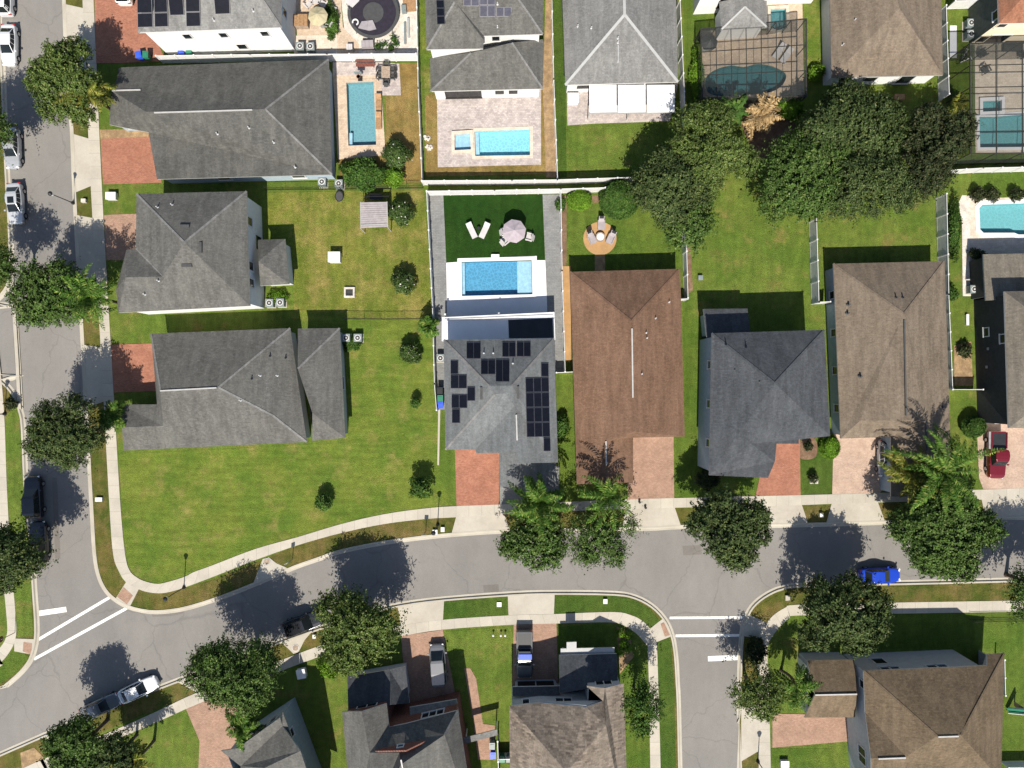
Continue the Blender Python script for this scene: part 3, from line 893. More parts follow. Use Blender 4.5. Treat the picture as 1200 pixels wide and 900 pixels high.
    def door(s, edge, t, w=4.9, h=2.2, m='trim', name='garage_door'):
        P = s.Q; p, q = P[edge], P[(edge + 1) % len(P)]
        d = (q - p); L = d.length; d = d / L; n = Vector((d.y, -d.x)); c = p + d * (t * L)
        T = Matrix(((d.x, n.x, 0), (d.y, n.y, 0), (0, 0, 1))); b = MB()
        for k in range(4): b.box(Vector((c.x, c.y, 0)) + T @ Vector((0, .04, h / 4 * (k + .5))), (w, .08, h / 4 - .03), tilt=T)
        b.build(name, M[m], s.o)

    def edge_facing(s, dx, dy):
        best = max(range(len(s.Q)), key=lambda k: ((s.Q[(k + 1) % len(s.Q)] - s.Q[k]).y * dx - (s.Q[(k + 1) % len(s.Q)] - s.Q[k]).x * dy))
        return best


def ac_unit(px, py, label, rz=0.0):
    o = thing('air_conditioner', label, 'air conditioner', W(px, py), rz, 'outdoor air conditioner units')
    b = MB(); b.box((0, 0, .42), (.86, .86, .74)); b.box((0, 0, .83), (.92, .92, .08)); b.build('cabinet', M['grey_bin'], o, local=True)
    b = MB(); b.box((0, 0, .025), (1.05, 1.05, .05)); b.build('pad', M['concrete'], o, local=True)
    b = MB(); b.lathe([(.36, .872), (.36, .90), (.31, .90)], n=20, m=0); b.build('fan_guard', M['fascia'], o, local=True)
    b = MB(); b.lathe([(.28, .902), (.28, .908)], n=18)
    b.lathe([(.10, .909), (.09, .935)], n=12, m=1); b.build('fan', [M['vent_dark'], M['fascia']], o, local=True)
    return o


def std_windows(h, dirs, n=3, z=1.0, hh=1.3, w=1.0, frame='trim'):
    for d in dirs:
        e = h.edge_facing(*d)
        for k in range(n): h.window(e, (k + .7) / (n + .4), w, z, hh, 1, frame)


# --- H1: white two-storey house with solar array, top left
h = House('house', 'white walled house with dark solar array beside the red driveway', (250, -5))
h.roof({'sw': (162, 38, 6), 'se': (329.5, 32, 6), 'ne': (331, -75, 6), 'nw': (158, -75, 6), 'a': (296, -18, 8.2), 'b': (205, -18, 8.2)},
       ['sw se a b', 'se ne a', 'ne nw b a', 'nw sw b'], 'rf_greylight')
h.hips([('se', 'a'), ('sw', 'b')], 'rf_greylight')
h.walls([(162, 38), (329.5, 32), (331, -75), (158, -75)], 6, 'w_white')
e = h.edge_facing(0, -1)
for t in (.28, .55, .86): h.window(e, t, 1.0, 3.6, 1.2)
h.window(e, .62, 1.2, .9, 1.3); h.window(h.edge_facing(1, 0), .25, 1.0, 3.4, 1.3)
P = 'sw se a'
for x0, x1, y0, y1, ny in ((160, 179, -2, 32, 2), (180, 197, -2.5, 31.5, 2), (198, 215.5, -3, 18, 1), (217, 235, -3.5, 31, 2)):
    h.panels(P, [(x0 - (1.5 if y1 < 20 else 0), y0), (x1 - 1, y0), (x1 + .5, y1), (x0 + 1, y1 + .3)], 1, ny)
h.panels(P, [(250, -3), (269, -3), (270, 16.5), (252, 17)], 1, 1)
h.stack(P, 251, 24); h.stack(P, 297, 13)

# --- H2
h = House('house', 'long low house with streaked dark grey hip roof beside the sandy pool patio', (260, 140))
h.roof({'nw': (139, 79, 2.9), 'ne': (385, 69.5, 2.9), 'se': (389, 204.5, 2.9), 'sw': (184, 210, 2.9), 's2': (174, 155, 2.9), 'wv': (171, 131, 5.6), 'ev': (311, 128, 5.6),
        'g1': (131, 106, 4.2), 'g2': (175, 105.5, 4.2), 'ws': (128, 146, 2.9), 'wn': (137, 92, 3.5)},
       ['nw ne ev wv g2 g1 wn', 'ne se ev', 'wv ev se sw s2', 'g1 g2 wv s2 ws'], 'rf_greydark', fm='fascia_grey')
h.hips([('ne', 'ev'), ('se', 'ev')], 'rf_greylight'); h.vent((181, 132.3), (296, 129), 5.62); h.vent((131, 106.5), (165, 105.5), 4.22)
h.walls([(139, 79), (385, 69.5), (389, 204.5), (184, 210), (174, 155), (172, 146), (128, 146), (132, 106)], 2.9, 'w_blue')
h.window(h.edge_facing(0, -1), .8, 1.6, .9, 1.3); h.window(h.edge_facing(0, -1), .35, 1.6, .9, 1.3)
for k in range(len(h.Q)):
    a, c = h.Q[k], h.Q[(k + 1) % len(h.Q)]
    if abs(a.y - c.y) < .4 and 3 < (c - a).length < 6: h.window(k, .32, 1.3, .8, 1.4); h.window(k, .78, 1.3, .8, 1.4)
for x, y in ((255, 157), (292, 150), (321, 167), (346, 196)): h.stack('wv ev se', x, y)

# --- H3
h = House('house', 'grey pyramid roofed two storey house with pale walls between two low houses', (250, 300))
h.roof({'nw': (160, 227, 5.4), 'ne': (289, 224, 5.4), 'se': (293, 358.5, 5.4), 'sw': (139, 366.5, 5.4), 'ap': (216, 284, 8.3), 'w1': (159, 291, 5.4), 'w2': (148, 293, 5.4), 'r1': (147, 325, 6.9), 'r2': (191, 324, 6.9), 'w3': (136, 340, 5.4)},
       ['nw ne ap', 'ne se ap', 'sw se ap r2 r1', 'nw ap r2 w1', 'w1 r2 r1 w2', 'w2 r1 sw w3'], 'rf_grey')
h.hips([('nw', 'ap'), ('ne', 'ap'), ('r2', 'w1')], 'rf_greylight')
h.walls([(160, 227), (289, 224), (293, 358.5), (140, 366.5), (137, 340), (148, 293), (159, 291)], 5.4, 'w_white')
e = h.edge_facing(1, 0)
for t in (.2, .36, .78): h.window(e, t, 1.1, 3.2, 1.4)
h.window(e, .62, 1.8, .4, 2.0)
h.box_vent('nw ne ap', 216, 265, d=(1.1, .3, .2)); h.box_vent('ne se ap', 235, 290, d=(.3, 1.1, .2)); h.box_vent('sw se ap', 219, 311, d=(1.1, .3, .2))
for x, y in ((185, 243), (202, 240)): h.stack('nw ne ap', x, y)
for x, y in ((186, 329), (170, 345)): h.stack('sw se ap', x, y)
h.roof({'a': (302, 281, 2.8), 'b': (334, 280, 2.8), 'c': (339, 333, 2.8), 'd': (305, 335, 2.8), 'e': (303, 306, 4.3)}, ['a b e', 'b c e', 'c d e'], 'rf_grey', name='side_roof')
h.walls([(302, 281), (334, 280), (339, 333), (305, 335)], 2.8, 'w_white', name='side_wall')

# --- H4
h = House('house', 'low grey roofed corner house with two hip ridges facing the big front lawn', (270, 455))
h.roof({'nw': (177, 391, 2.9), 'ne': (340, 384.5, 2.9), 'se': (359.5, 518, 2.9), 'sw': (145, 528, 2.9), 'a': (188, 457, 5.5), 'b': (256, 454, 5.5), 'w1': (184, 474, 3.4), 'w2': (141, 474, 2.9), 'w3': (143, 501, 4.0), 'w4': (191, 499, 4.0), 'k': (320, 487, 4.1)},
       ['nw ne b a', 'nw a w1', 'ne se k b', 'a b k se sw w3 w4', 'a w4 w1', 'w1 w4 w3 w2', 'w2 w3 sw'], 'rf_grey')
h.hips([('ne', 'b'), ('nw', 'a'), ('b', 'k'), ('k', 'se')], 'rf_greylight'); h.vent((188, 458), (254, 454.5), 5.52)
h.walls([(177, 391), (340, 384.5), (359.5, 518), (145, 528), (142, 474), (183, 474)], 2.9, 'w_grey')
std_windows(h, [(0, 1), (0, -1)], 4)
h.roof({'nw': (349, 385, 2.9), 'ne': (398, 384.5, 2.9), 'se': (404.5, 513, 2.9), 'sw': (366, 516.5, 2.9), 'a': (346, 431, 4.8), 'b': (366, 484, 4.3), 'w': (349, 432, 4.7)},
       ['nw ne w', 'ne se b w', 'b se sw'], 'rf_grey', name='side_roof')
h.hips([('ne', 'w')], 'rf_greylight')
h.walls([(347, 385), (398, 384.5), (404.5, 513), (364, 516.5)], 2.9, 'w_grey', name='side_wall')
h.window(h.edge_facing(1, 0), .5, 1.6, .9, 1.3)
for x, y in ((209, 512), (272, 502)): h.stack('a b sw', x, y)
for x, y in ((282, 469), (305, 440), (325, 440)): h.stack('ne se b', x, y)

# --- H5, the solar house in the middle
h = House('house', 'ash grey roofed house with scattered black solar panels in front of the white pool deck', (585, 460))
e5 = 5.8
h.roof({'nw': (520, 398, e5), 'ne': (649.5, 396.5, e5), 'se': (654, 542, e5), 'sf': (606, 543, 7.7), 'sw': (522, 527, e5), 's2': (557, 527, e5), 's3': (558, 531, e5), 's4': (605, 530.5, 7.7),
        'a': (573, 452, 8.4), 'b': (600, 452, 8.4), 'c': (580, 462, 8.5), 'd': (592, 461, 8.5), 'v': (603, 476, 7.7)},
       ['nw ne b a', 'nw a c sw', 'a b d c', 'sw c d v s2', 's2 v s4 s3', 'ne se sf s4 v d b'], 'rf_center')
h.hips([('nw', 'a'), ('ne', 'b'), ('sw', 'c')], 'rf_greylight')
h.vent((605, 486), (606, 516), 7.72)
h.walls([(520, 398), (649.5, 396.5), (654, 542), (606, 543), (606, 531), (558, 531), (557, 527), (522, 527)], e5, 'w_white')
std_windows(h, [(1, 0), (-1, 0), (0, -1)], 3, 3.4, 1.2); std_windows(h, [(1, 0), (-1, 0)], 3, .9, 1.3)
h.door(h.edge_facing(0, -1), .5)
N, Wp, E = 'nw ne b', 'nw a sw', 'ne se b'
for q, nx, ny in (((546.7, 401, 563.3, 420.5), 2, 1), ((588.5, 400.5, 604.3, 418.3), 2, 1), ((605.5, 400.3, 622, 418), 2, 1), ((563.5, 421.3, 580.5, 438.8), 2, 1), ((581, 421, 597, 447.5), 2, 1)):
    h.panels(N, [(q[0], q[1]), (q[2], q[1]), (q[2], q[3]), (q[0], q[3])], nx, ny)
for q, nx, ny in (((527.8, 422, 537, 438.5), 1, 1), ((528, 438.8, 547, 455.5), 2, 1), ((547.5, 453, 556.8, 470), 1, 1), ((529, 462, 547.5, 478.5), 2, 1), ((529.5, 479, 539, 496), 1, 1)):
    h.panels(Wp, [(q[0], q[1]), (q[2], q[1]), (q[2], q[3]), (q[0], q[3])], nx, ny)
h.panels(E, [(634, 425), (643, 425), (643.2, 441.5), (634.2, 441.5)], 1, 1)
h.panels(E, [(615.7, 442.5), (643.2, 442), (644.8, 512), (617.5, 512.5)], 3, 4); h.panels(E, [(637, 512.7), (645, 512.5), (645.5, 529), (637.2, 529)], 1, 1)
h.box_vent('ne se b', 607, 460, d=(.25, 1.3, .2)); h.box_vent('nw a sw', 564, 461, d=(.25, 1.3, .2))
for x, y in ((567, 414), (578, 414), (601, 426)): h.stack(N, x, y)
h.roof({'a': (585, 531, 3.2), 'b': (607, 531, 3.6), 'c': (607.5, 571, 3.6), 'd': (585.5, 570, 3.2), 'e': (651, 544, 3.0), 'f': (652, 570, 3.0)}, ['a b c d', 'b e f c'], 'rf_center', name='porch_roof')
h.vent((606, 531), (607, 543), 3.65)
h.walls([(587, 532), (650, 545), (650, 568), (587, 568)], 3.0, 'w_white', name='porch_wall')
# flat roofed terrace at the back
b = MB(); b.prism(GW([(519.7 + .9, 374.5), (648, 368.5), (649, 400), (520.5, 401.5)]), 2.55, 2.72); b.build('terrace_roof', M['white_deck'], h.o)
b = MB()
A, B_, C_, D_ = [W(x, y, 2.75) for x, y in ((521, 375), (648, 369.5), (649.5, 396), (521.5, 399))]
b.beam(A, B_, .18, .16); b.beam(A, D_, .12, .12); b.beam(B_, C_, .12, .12); b.build('parapet', M['fascia'], h.o)
b = MB(); b.prism([W(x, y, 2.74) for x, y in ((595.5, 375), (647.5, 372.5), (648.3, 396), (596.5, 396.5))], 2.722, 2.75); b.build('skylight', M['glass'], h.o)
for x, y in ((524, 371), (585, 370), (643, 369)):
    b = MB(); b.beam(W(x, y), W(x, y) + Vector((0, 0, 2.55)), .2, .2); b.build('post', M['trim'], h.o)

# --- H6 brown
h = House('house', 'single storey house with large brown shingle roof south of the round fire pit', (738, 440))
R6 = 5.7
h.roof({'nw': (668, 318.5, 2.9), 'ne': (797, 315, 2.9), 'se': (802.5, 511.5, 2.9), 'ap': (740, 376, R6), 'rs': (743, 506, R6), 'm': (742, 513, 2.9), 'fe': (742, 565, 2.9), 'fw': (676, 567.5, 2.9), 'g1': (710, 517, 4.2), 'g2': (710, 567, 4.2)},
       ['nw ne ap', 'ne se rs ap', 'nw ap rs g1 g2 fw', 'rs m g1', 'm fe g2 g1', 'rs se m'], 'rf_brown', fm='fascia_grey')
h.hips([('nw', 'ap'), ('ne', 'ap')], 'rf_brown'); h.vent((740.5, 385), (741.5, 466), R6 + .02); h.vent((710, 517), (710.5, 545), 4.25)
h.walls([(668, 318.5), (797, 315), (802.5, 511.5), (742, 513), (742, 565), (676, 567.5)], 2.9, 'w_cream')
std_windows(h, [(0, 1), (1, 0), (-1, 0)], 3)
for k in range(len(h.Q)):
    a, c = h.Q[k], h.Q[(k + 1) % len(h.Q)]
    if (c - a).length > 4 and abs(a.y - c.y) < .5 and a.y < -5: h.door(k, .5, 4.4)
for x, y in ((784, 354), (768, 373), (757, 390), (758, 396), (752, 438)): h.stack('ne se rs', x, y)

# --- H7 slate
h = House('house', 'two storey house with dark slate roof and a low rear bay on the lawn', (895, 465))
h.roof({'nw': (834, 390.5, 6), 'ne': (966, 386.5, 6), 'se': (973, 511, 6), 's1': (936, 515, 6), 's2': (936, 520, 6), 's3': (910, 520, 6), 's4': (908, 541, 6), 's5': (900, 560, 6), 'sw': (831, 557, 6), 'a': (908, 449, 9.0), 'b': (880, 520, 7.6)},
       ['nw ne a', 'ne se a', 'a se s1 s2 s3 s4 b', 'nw a b sw', 'b s4 s5 sw'], 'rf_slate', fm='fascia_grey')
h.hips([('nw', 'a'), ('ne', 'a')], 'rf_slate')
h.walls([(834, 390.5), (966, 386.5), (973, 511), (936, 515), (936, 520), (910, 520), (908, 541), (900, 560), (831, 557)], 6, 'w_blue')
std_windows(h, [(-1, 0), (0, 1), (1, 0)], 3, 3.6, 1.3)
for k in range(len(h.Q)):
    a, c = h.Q[k], h.Q[(k + 1) % len(h.Q)]
    if (c - a).length > 2.4 and abs(a.y - c.y) < .5 and a.y < -5: h.door(k, .5, 2.3)
h.roof({'a': (824, 362, 3), 'b': (876, 361.5, 3), 'c': (880, 395, 4.1), 'd': (828, 395, 4.1)}, ['a b c d'], 'rf_slate', name='rear_roof')
h.walls([(825, 364), (876, 363), (878, 396), (828, 396)], 3, 'w_blue', name='rear_wall')
for x, y in ((861, 433), (890, 447)): h.stack('nw ne a', x, y, 'vent_dark')
for x, y in ((944, 446), (932, 447)): h.stack('ne se a', x, y, 'vent_dark')

# --- H8 tan
h = House('house', 'single storey house with broad tan hip roof and black vents beside the slate roofed house', (1050, 420))
R8 = 5.7
h.roof({'nw': (976.5, 309, 2.9), 'ne': (1107, 306, 2.9), 'se': (1116, 580, 2.9), 'a': (1059.5, 367.5, R8), 'b': (1062, 492, R8), 'f1': (1044, 512, 2.9), 'f2': (985, 514, 2.9), 'h1': (1008, 493, 3.95), 'g1': (1044, 582, 2.9), 'g2': (1084, 494, 4.75), 'g3': (1086, 582, 4.5)},
       ['nw ne a', 'ne se g3 g2 b a', 'nw a b h1 f2', 'h1 b f1 f2', 'b g2 g3 g1 f1'], 'rf_tan', fm='fascia_grey')
h.hips([('nw', 'a'), ('ne', 'a')], 'rf_tan'); h.vent((1059.5, 375), (1061.5, 487), R8 + .02, 'vent_dark', .16); h.vent((1085, 495), (1085.5, 528), 4.7, 'vent_dark', .16)
h.walls([(976.5, 309), (1107, 306), (1116, 580), (1044, 582), (1044, 512), (985, 514)], 2.9, 'w_blue')
std_windows(h, [(-1, 0), (0, 1), (1, 0)], 4)
for k in range(len(h.Q)):
    a, c = h.Q[k], h.Q[(k + 1) % len(h.Q)]
    if 4.5 < (c - a).length < 6.5 and abs(a.y - c.y) < .5: h.door(k, .5, 4.6)
for x, y in ((994, 357), (993, 367), (1008, 441)): h.stack('nw a b', x, y, 'vent_dark', .1)
h.stack('ne se b', 1104, 477, 'vent_dark', .1)
for x, y in ((1050, 349), (1058, 349)): h.stack('nw ne a', x, y, 'vent_dark', .08)

# --- H9 charcoal walls
h = House('house', 'charcoal walled two storey house with pale brown roof beside the notched turquoise pool', (1195, 410))
h.roof({'a': (1177, 341.5, 5.5), 'b': (1290, 339, 5.5), 'c': (1294, 503, 5.5), 'd': (1182, 501.5, 5.5), 'e': (1235, 385, 8), 'f': (1237, 460, 8)}, ['a b e', 'b c f e', 'c d f', 'd a e f'], 'rf_khaki')
h.walls([(1177, 341.5), (1290, 339), (1294, 503), (1182, 501.5)], 5.5, 'w_dark')
e = h.edge_facing(-1, 0)
h.window(e, .27, 1.1, 1.5, 1.0); h.window(e, .335, 1.1, 4.1, 1.0); h.door(h.edge_facing(0, -1), .3)
for t, z in ((.405, 2.2), (.55, 1.9)):
    P_, Q_ = h.Q[e], h.Q[(e + 1) % len(h.Q)]; q = P_ + (Q_ - P_) * t
    b = MB(); b.box((q.x - .04, q.y, z), (.1, .3, .25)); b.build('wall_vent', M['fascia_grey'], h.o)
h.roof({'a': (1152, 298, 2.9), 'b': (1290, 295, 2.9), 'c': (1290, 345, 3.7), 'd': (1155, 352, 3.7)}, ['a b c d'], 'rf_khaki', name='rear_roof', fm='fascia_grey')
h.walls([(1152, 298), (1290, 295), (1290, 350), (1155, 350)], 2.9, 'w_dark', .3, name='rear_wall')

# --- H10
h = House('house', 'grey roofed house stepping down to a lower wing above the silver paver patio', (568, 40))
h.roof({'sw': (500, 58, 5.8), 's1': (566, 57, 5.8), 's2': (567, 42, 5.8), 'se': (636, 40, 5.8), 'ne': (638, -80, 5.8), 'nw': (495, -80, 5.8), 'a': (533, 2, 7.5), 'b': (566, -25, 8.2), 'c': (600, -12, 7.6), 'v': (567, 47, 6)},
       ['sw s1 v a', 'nw sw a b', 'a v s2 c b', 's2 se c', 'se ne c', 'ne nw b c'], 'rf_grey')
h.hips([('sw', 'a'), ('se', 'c')], 'rf_greylight')
h.walls([(500, 58), (566, 57), (567, 42), (636, 40), (638, -80), (495, -80)], 5.8, 'w_white')
e = h.edge_facing(0, -1); h.window(e, .25, 1.0, 3.9, 1.2); h.window(h.edge_facing(1, 0), .1, .9, 4, 1.1)
h.panels('nw sw a', [(511, 0), (520.5, 0), (521.5, 28), (512, 28.7)], 1, 3, 'solar'); h.panels('nw sw a', [(510.5, -25), (520, -25), (520.5, -1), (511, -1)], 1, 3)
for q, nx, ny in (((543, -8, 561.5, 7.5), 2, 1), ((562, -8, 580.5, 20), 2, 2), ((581.5, 8, 599.5, 19.7), 2, 1)): h.panels('a s2 c', [(q[0], q[1]), (q[2], q[1]), (q[2], q[3]), (q[0], q[3])], nx, ny, 'solar_pale')
for x, y in ((583, 5), (583, 32)): h.stack('a s2 c', x, y)
h.roof({'sw': (504.5, 107, 3), 'se': (636, 104, 3), 'e1': (637, 50, 3), 'ne': (636, 46, 3.4), 'nw': (504, 67, 3), 'a': (552, 62, 5.0), 'b': (600, 50, 5.2)}, ['sw se b a', 'sw a nw', 'se e1 ne b', 'nw a b ne'], 'rf_grey', name='lower_roof')
h.hips([('sw', 'a'), ('se', 'b')], 'rf_greylight')
h.walls([(504.5, 107), (636, 104), (637, 50), (504, 67)], 3, 'w_white', name='lower_wall')
e = h.edge_facing(0, -1); h.window(e, .27, 4.2, .2, 2.2, 3, 'bronze'); h.window(e, .62, 1.2, .9, 1.3); h.window(e, .75, 1.2, .9, 1.3)

# --- H11
h = House('house', 'grey hip roofed house with a white three panel patio cover at its back', (727, 45))
h.roof({'sw': (662.5, 99.5, 2.9), 'se': (794.5, 96, 2.9), 'ne': (791, -60, 2.9), 'nw': (657, -60, 2.9), 'a': (732, 17, 5.7), 'b': (731, -20, 5.7)}, ['sw se a', 'se ne b a', 'ne nw b', 'nw sw a b'], 'rf_greylight')
h.hips([('sw', 'a'), ('se', 'a'), ('a', 'b')], 'fascia_grey', .3)
h.walls([(662.5, 99.5), (794.5, 96), (791, -60), (657, -60)], 2.9, 'w_white')
e = h.edge_facing(0, -1); h.window(e, .15, 1.6, .9, 1.2); h.window(e, .55, 3.4, .15, 2.1, 2)
for x, y in ((724, 50), (724, 45)): h.stack('sw se a', x, y)
h.stack('nw sw a', 677, 31); h.stack('nw sw a', 693, 33)
h.vent((724.5, 40), (724, 74), 4.4, 'vent_lead', .08)
o = thing('patio_cover', 'white patio cover of three insulated panels on slim posts', 'patio cover', W(738, 120))
for x0, x1 in ((690.5, 722.5), (724, 756.5), (758, 790.5)):
    b = MB(); q = [W(x0, 99.5, 2.75), W(x1, 99.3, 2.75), W(x1, 131.3, 2.5), W(x0 + .3, 132, 2.5)]
    b.poly(q[::-1]); b.poly([p - Vector((0, 0, .09)) for p in q])
    for k in range(4): b.poly([q[k], q[(k + 1) % 4], q[(k + 1) % 4] - Vector((0, 0, .09)), q[k] - Vector((0, 0, .09))])
    b.build('panel', M['vinyl'], o)
b = MB(); b.beam(W(690, 133, 2.42), W(791, 131.5, 2.42), .1, .16); b.build('beam', M['fascia_grey'], o)
for x in (691, 738, 788):
    b = MB(); b.beam(W(x, 131, 2.42), W(x, 131, 2.42) * 1 - Vector((0, 0, 2.42)), .09, .09); b.build('post', M['fascia_grey'], o)

# --- H12
h = House('house', 'white house with a pale grey hipped bay beside the dark pool cage', (870, 0))
h.walls([(812, 17), (870, 14), (870, 6), (950, 4), (950, -70), (812, -70)], 5.4, 'w_white', 0, ground=True)
h.roof({'a': (803, -19, 5.8), 'b': (970, -19, 5.8), 'c': (970, -110, 5.8), 'd': (803, -110, 5.8), 'e': (840, -60, 8), 'f': (930, -60, 8)}, ['a b f e', 'b c f', 'c d e f', 'd a e'], 'rf_greylight')
e = 0
for k in range(len(h.Q)):
    a, c_ = h.Q[k], h.Q[(k + 1) % len(h.Q)]
    if abs(a.y - c_.y) < .6 and a.y > 40 and a.y < 50:
        n_ = 3 if (c_ - a).length > 6 else 1
        for j in range(n_): h.window(k, (j + .6) / (n_ + .2), 1.1, 1.2, 2.2, 1, 'bronze')
h.roof({'sw': (845, 35, 2.9), 'se': (899, 32, 2.9), 'ne': (898.5, 1, 2.9), 'nw': (843.5, 2, 2.9), 'a': (873, 8, 4.3), 'b': (873, -4, 4.3)}, ['sw se a', 'se ne b a', 'nw sw a b', 'ne nw b'], 'rf_greylight', name='bay_roof')
h.hips([('sw', 'a'), ('se', 'a')], 'fascia_grey', .2)
h.walls([(845, 35), (899, 32), (898.5, 1), (843.5, 2)], 2.9, 'w_white', .3, name='bay_wall')

# --- H13
h = House('house', 'single storey house with plain tan hip roof north of the dark oak grove', (1040, 30))
h.roof({'sw': (974.5, 90.5, 2.9), 'se': (1105, 88, 2.9), 'ne': (1102, -70, 2.9), 'nw': (971, -70, 2.9), 'a': (1054, 9.5, 5.8), 'b': (1046, -22, 5.8)}, ['sw se a', 'se ne b a', 'ne nw b', 'nw sw a b'], 'rf_tan', fm='fascia_grey')
h.walls([(974.5, 90.5), (1105, 88), (1102, -70), (971, -70)], 2.9, 'w_white')
e = h.edge_facing(0, -1); h.window(e, .4, 1.6, .8, 1.3); h.window(e, .75, 1.8, .1, 2.1); h.window(e, .15, 1.4, .8, 1.3)
for x, y in ((1001, 24), (987, 53)): h.stack('nw sw a', x, y)

# --- H14
h = House('house', 'olive and cream house with terracotta roof at the head of a screened pool', (1190, 20))
h.roof({'sw': (1170.5, 27.5, 5.4), 'se': (1300, 25, 5.4), 'ne': (1300, -90, 5.4), 'nw': (1168, -90, 5.4), 'a': (1222, -28, 7.8), 'b': (1250, -28, 7.8)}, ['sw se b a', 'se ne b', 'ne nw a b', 'nw sw a'], 'rf_red')
h.walls([(1170.5, 27.5), (1300, 25), (1300, -90), (1168, -90)], 5.4, 'w_olive')
e = h.edge_facing(-1, 0); h.window(e, .9, 1.1, 4, 1.1); e = h.edge_facing(0, -1)
b = MB(); p, q = h.Q[e], h.Q[(e + 1) % len(h.Q)]
b.poly([(p.x, p.y - .03, .05), (q.x, q.y - .03, .05), (q.x, q.y - .03, 5.3), (p.x, p.y - .03, 5.3)]); b.build('render_panel', M['w_cream'], h.o)
h.Q = [v - Vector((0, .04)) for v in h.Q]
h.window(e, .06, 1.1, 3.9, 1.0, 1, 'w_cream'); h.window(e, .05, 1.2, .6, 1.5, 1, 'w_cream'); h.window(e, .2, 2.4, .2, 2.2, 1, 'w_cream')

# --- H15
h = House('house', 'dark grey roofed house with red brick gables and white windows beside the parked van', (475, 850))
e15, r15 = 5.4, 7.4
h.roof({'a': (401, 834, e15), 'b': (424, 834, r15), 'c': (453, 824.5, e15), 'd': (456, 852, e15), 'e': (433, 882, r15), 'f': (436, 960, r15 + 1.6), 'g': (415, 990, e15),
        'h': (476, 848, e15), 'i': (536.5, 832.5, e15), 'j': (521, 861, 7.4), 'k': (560, 985, e15), 'l': (470, 896, 8.4), 'm': (480, 985, 8.4), 'n': (468, 882, 7.2)},
       ['a b e f g', 'b c d e', 'e d h n', 'h i j', 'h j n', 'j i k m l', 'n j l', 'e n l m f', 'g f m k'], 'rf_grey')
h.hips([('i', 'j')], 'rf_greylight'); h.vent((470, 890), (473, 905), 8.35)
h.walls([(402.5, 834), (453, 824.5), (456, 849), (477, 846), (536.5, 832.5), (560, 985), (415, 990)], e15, 'w_brick', .25)
h.tri([(402.5, 834.5, e15 - .1), (452.5, 825, e15 - .1), (424, 834.5, r15 - .15)], 'w_brick')
for k in range(len(h.Q)):
    a, c_ = h.Q[k], h.Q[(k + 1) % len(h.Q)]; d = (c_ - a)
    if d.length > 4 and d.x < -3.5 and a.y > -41: h.window(k, .5, 2.3 if d.length < 5 else 2.6, 3.7, 1.25, 2 if d.length < 5 else 3)
h.tri([(430, 881, 7.0), (505, 866, 7.0), (476, 880, 8.2)], 'w_brick', 'gable'); 
d = (W(476, 846) - W(536, 832)).normalized()
h.win(W(470, 872.5, 7.0).xy, -Vector((1, .18)).normalized(), Vector((-.18, 1)).normalized(), .8, 7.05, .6)
# porch wing and garage eave on the street side
h.roof({'a': (407, 793, 3.1), 'b': (456.5, 785, 3.1), 'c': (475, 781, 2.7), 'd': (480, 824, 2.7), 'e': (458, 826, 4.4), 'f': (408, 832, 4.4)}, ['a b e f', 'b c d e'], 'rf_slate', name='porch_roof')  # darker shingle puts the upper gable's shade into the porch roof colour
h.walls([(408, 796), (475, 784), (480, 824), (408, 832)], 2.7, 'w_grey', .3, name='porch_wall')
h.roof({'a': (480, 829, 2.9), 'b': (535, 819.5, 2.9), 'c': (538, 838, 3.9), 'd': (481, 848, 3.9)}, ['a b c d'], 'rf_greylight', name='garage_roof')
h.walls([(482, 834), (535, 825), (538, 846), (482, 850)], 2.9, 'w_brick', .3, name='garage_wall')
h.window(h.edge_facing(0, 1), .5, 4.2, .1, 2.2, 2, 'w_grey', 'garage_door')
o = thing('entry_canopy', 'small grey roofed canopy beside the brick gabled house over the garden path', 'canopy', W(564, 858))
b = MB(); q = [W(x, y, 2.3) for x, y in ((543, 864), (583, 854), (583, 861), (545, 871))]; b.prism(q, 2.3, 2.42, bottom=True); b.build('roof', M['rf_greylight'], o)
for x, y in ((546, 866), (581, 857)):
    b = MB(); b.beam(W(x, y, 2.3), W(x, y, 2.3) - Vector((0, 0, 2.32)), .12, .12); b.build('post', M['trim'], o)

# --- H16
h = House('house', 'mottled taupe roofed house with blue grey gables beside the side street', (665, 840))
e16 = 5.6
h.roof({'w': (597, 827.5, e16), 'a': (632.5, 823.5, e16), 'g': (687, 828.5, 7.0), 'v': (707, 822, 6.4), 'b': (687.5, 804, e16), 'g2': (709, 806.5, 6.7), 'c': (731, 801, e16), 'se': (737, 985, e16), 'sw': (598, 985, e16), 'r1': (664, 905, 9.2), 'r2': (664, 950, 9.2), 'q': (710, 850, 7.6)},
       ['w a r1 r2 sw', 'a g r1', 'g q r1', 'b g2 q v', 'v q g', 'g2 c se q', 'q se r2 r1', 'sw r2 se'], 'rf_taupe')
h.walls([(597, 827.5), (633, 823), (686.5, 824), (687, 804), (731, 801), (737, 985), (598, 985)], e16, 'w_grey', .28)
h.tri([(633.5, 823, e16 - .1), (706, 821.5, e16 - .1), (687, 827.5, 6.9)], 'w_grey'); h.tri([(688, 804.5, e16 - .1), (730.5, 801.5, e16 - .1), (709, 806, 6.6)], 'w_grey')
for k in range(len(h.Q)):
    a, c_ = h.Q[k], h.Q[(k + 1) % len(h.Q)]; d = (c_ - a)
    if d.length > 2.5 and d.x < -2 and a.y > -42: h.window(k, .5, 1.9 if d.length > 3.4 else .9, 3.9, 1.2, 2 if d.length > 3.4 else 1)
h.roof({'a': (655, 768, 3), 'b': (722.5, 766, 3), 'c': (724, 802, 4.3), 'd': (656, 812, 4.6), }, ['a b c d'], 'rf_slate', name='porch_roof')
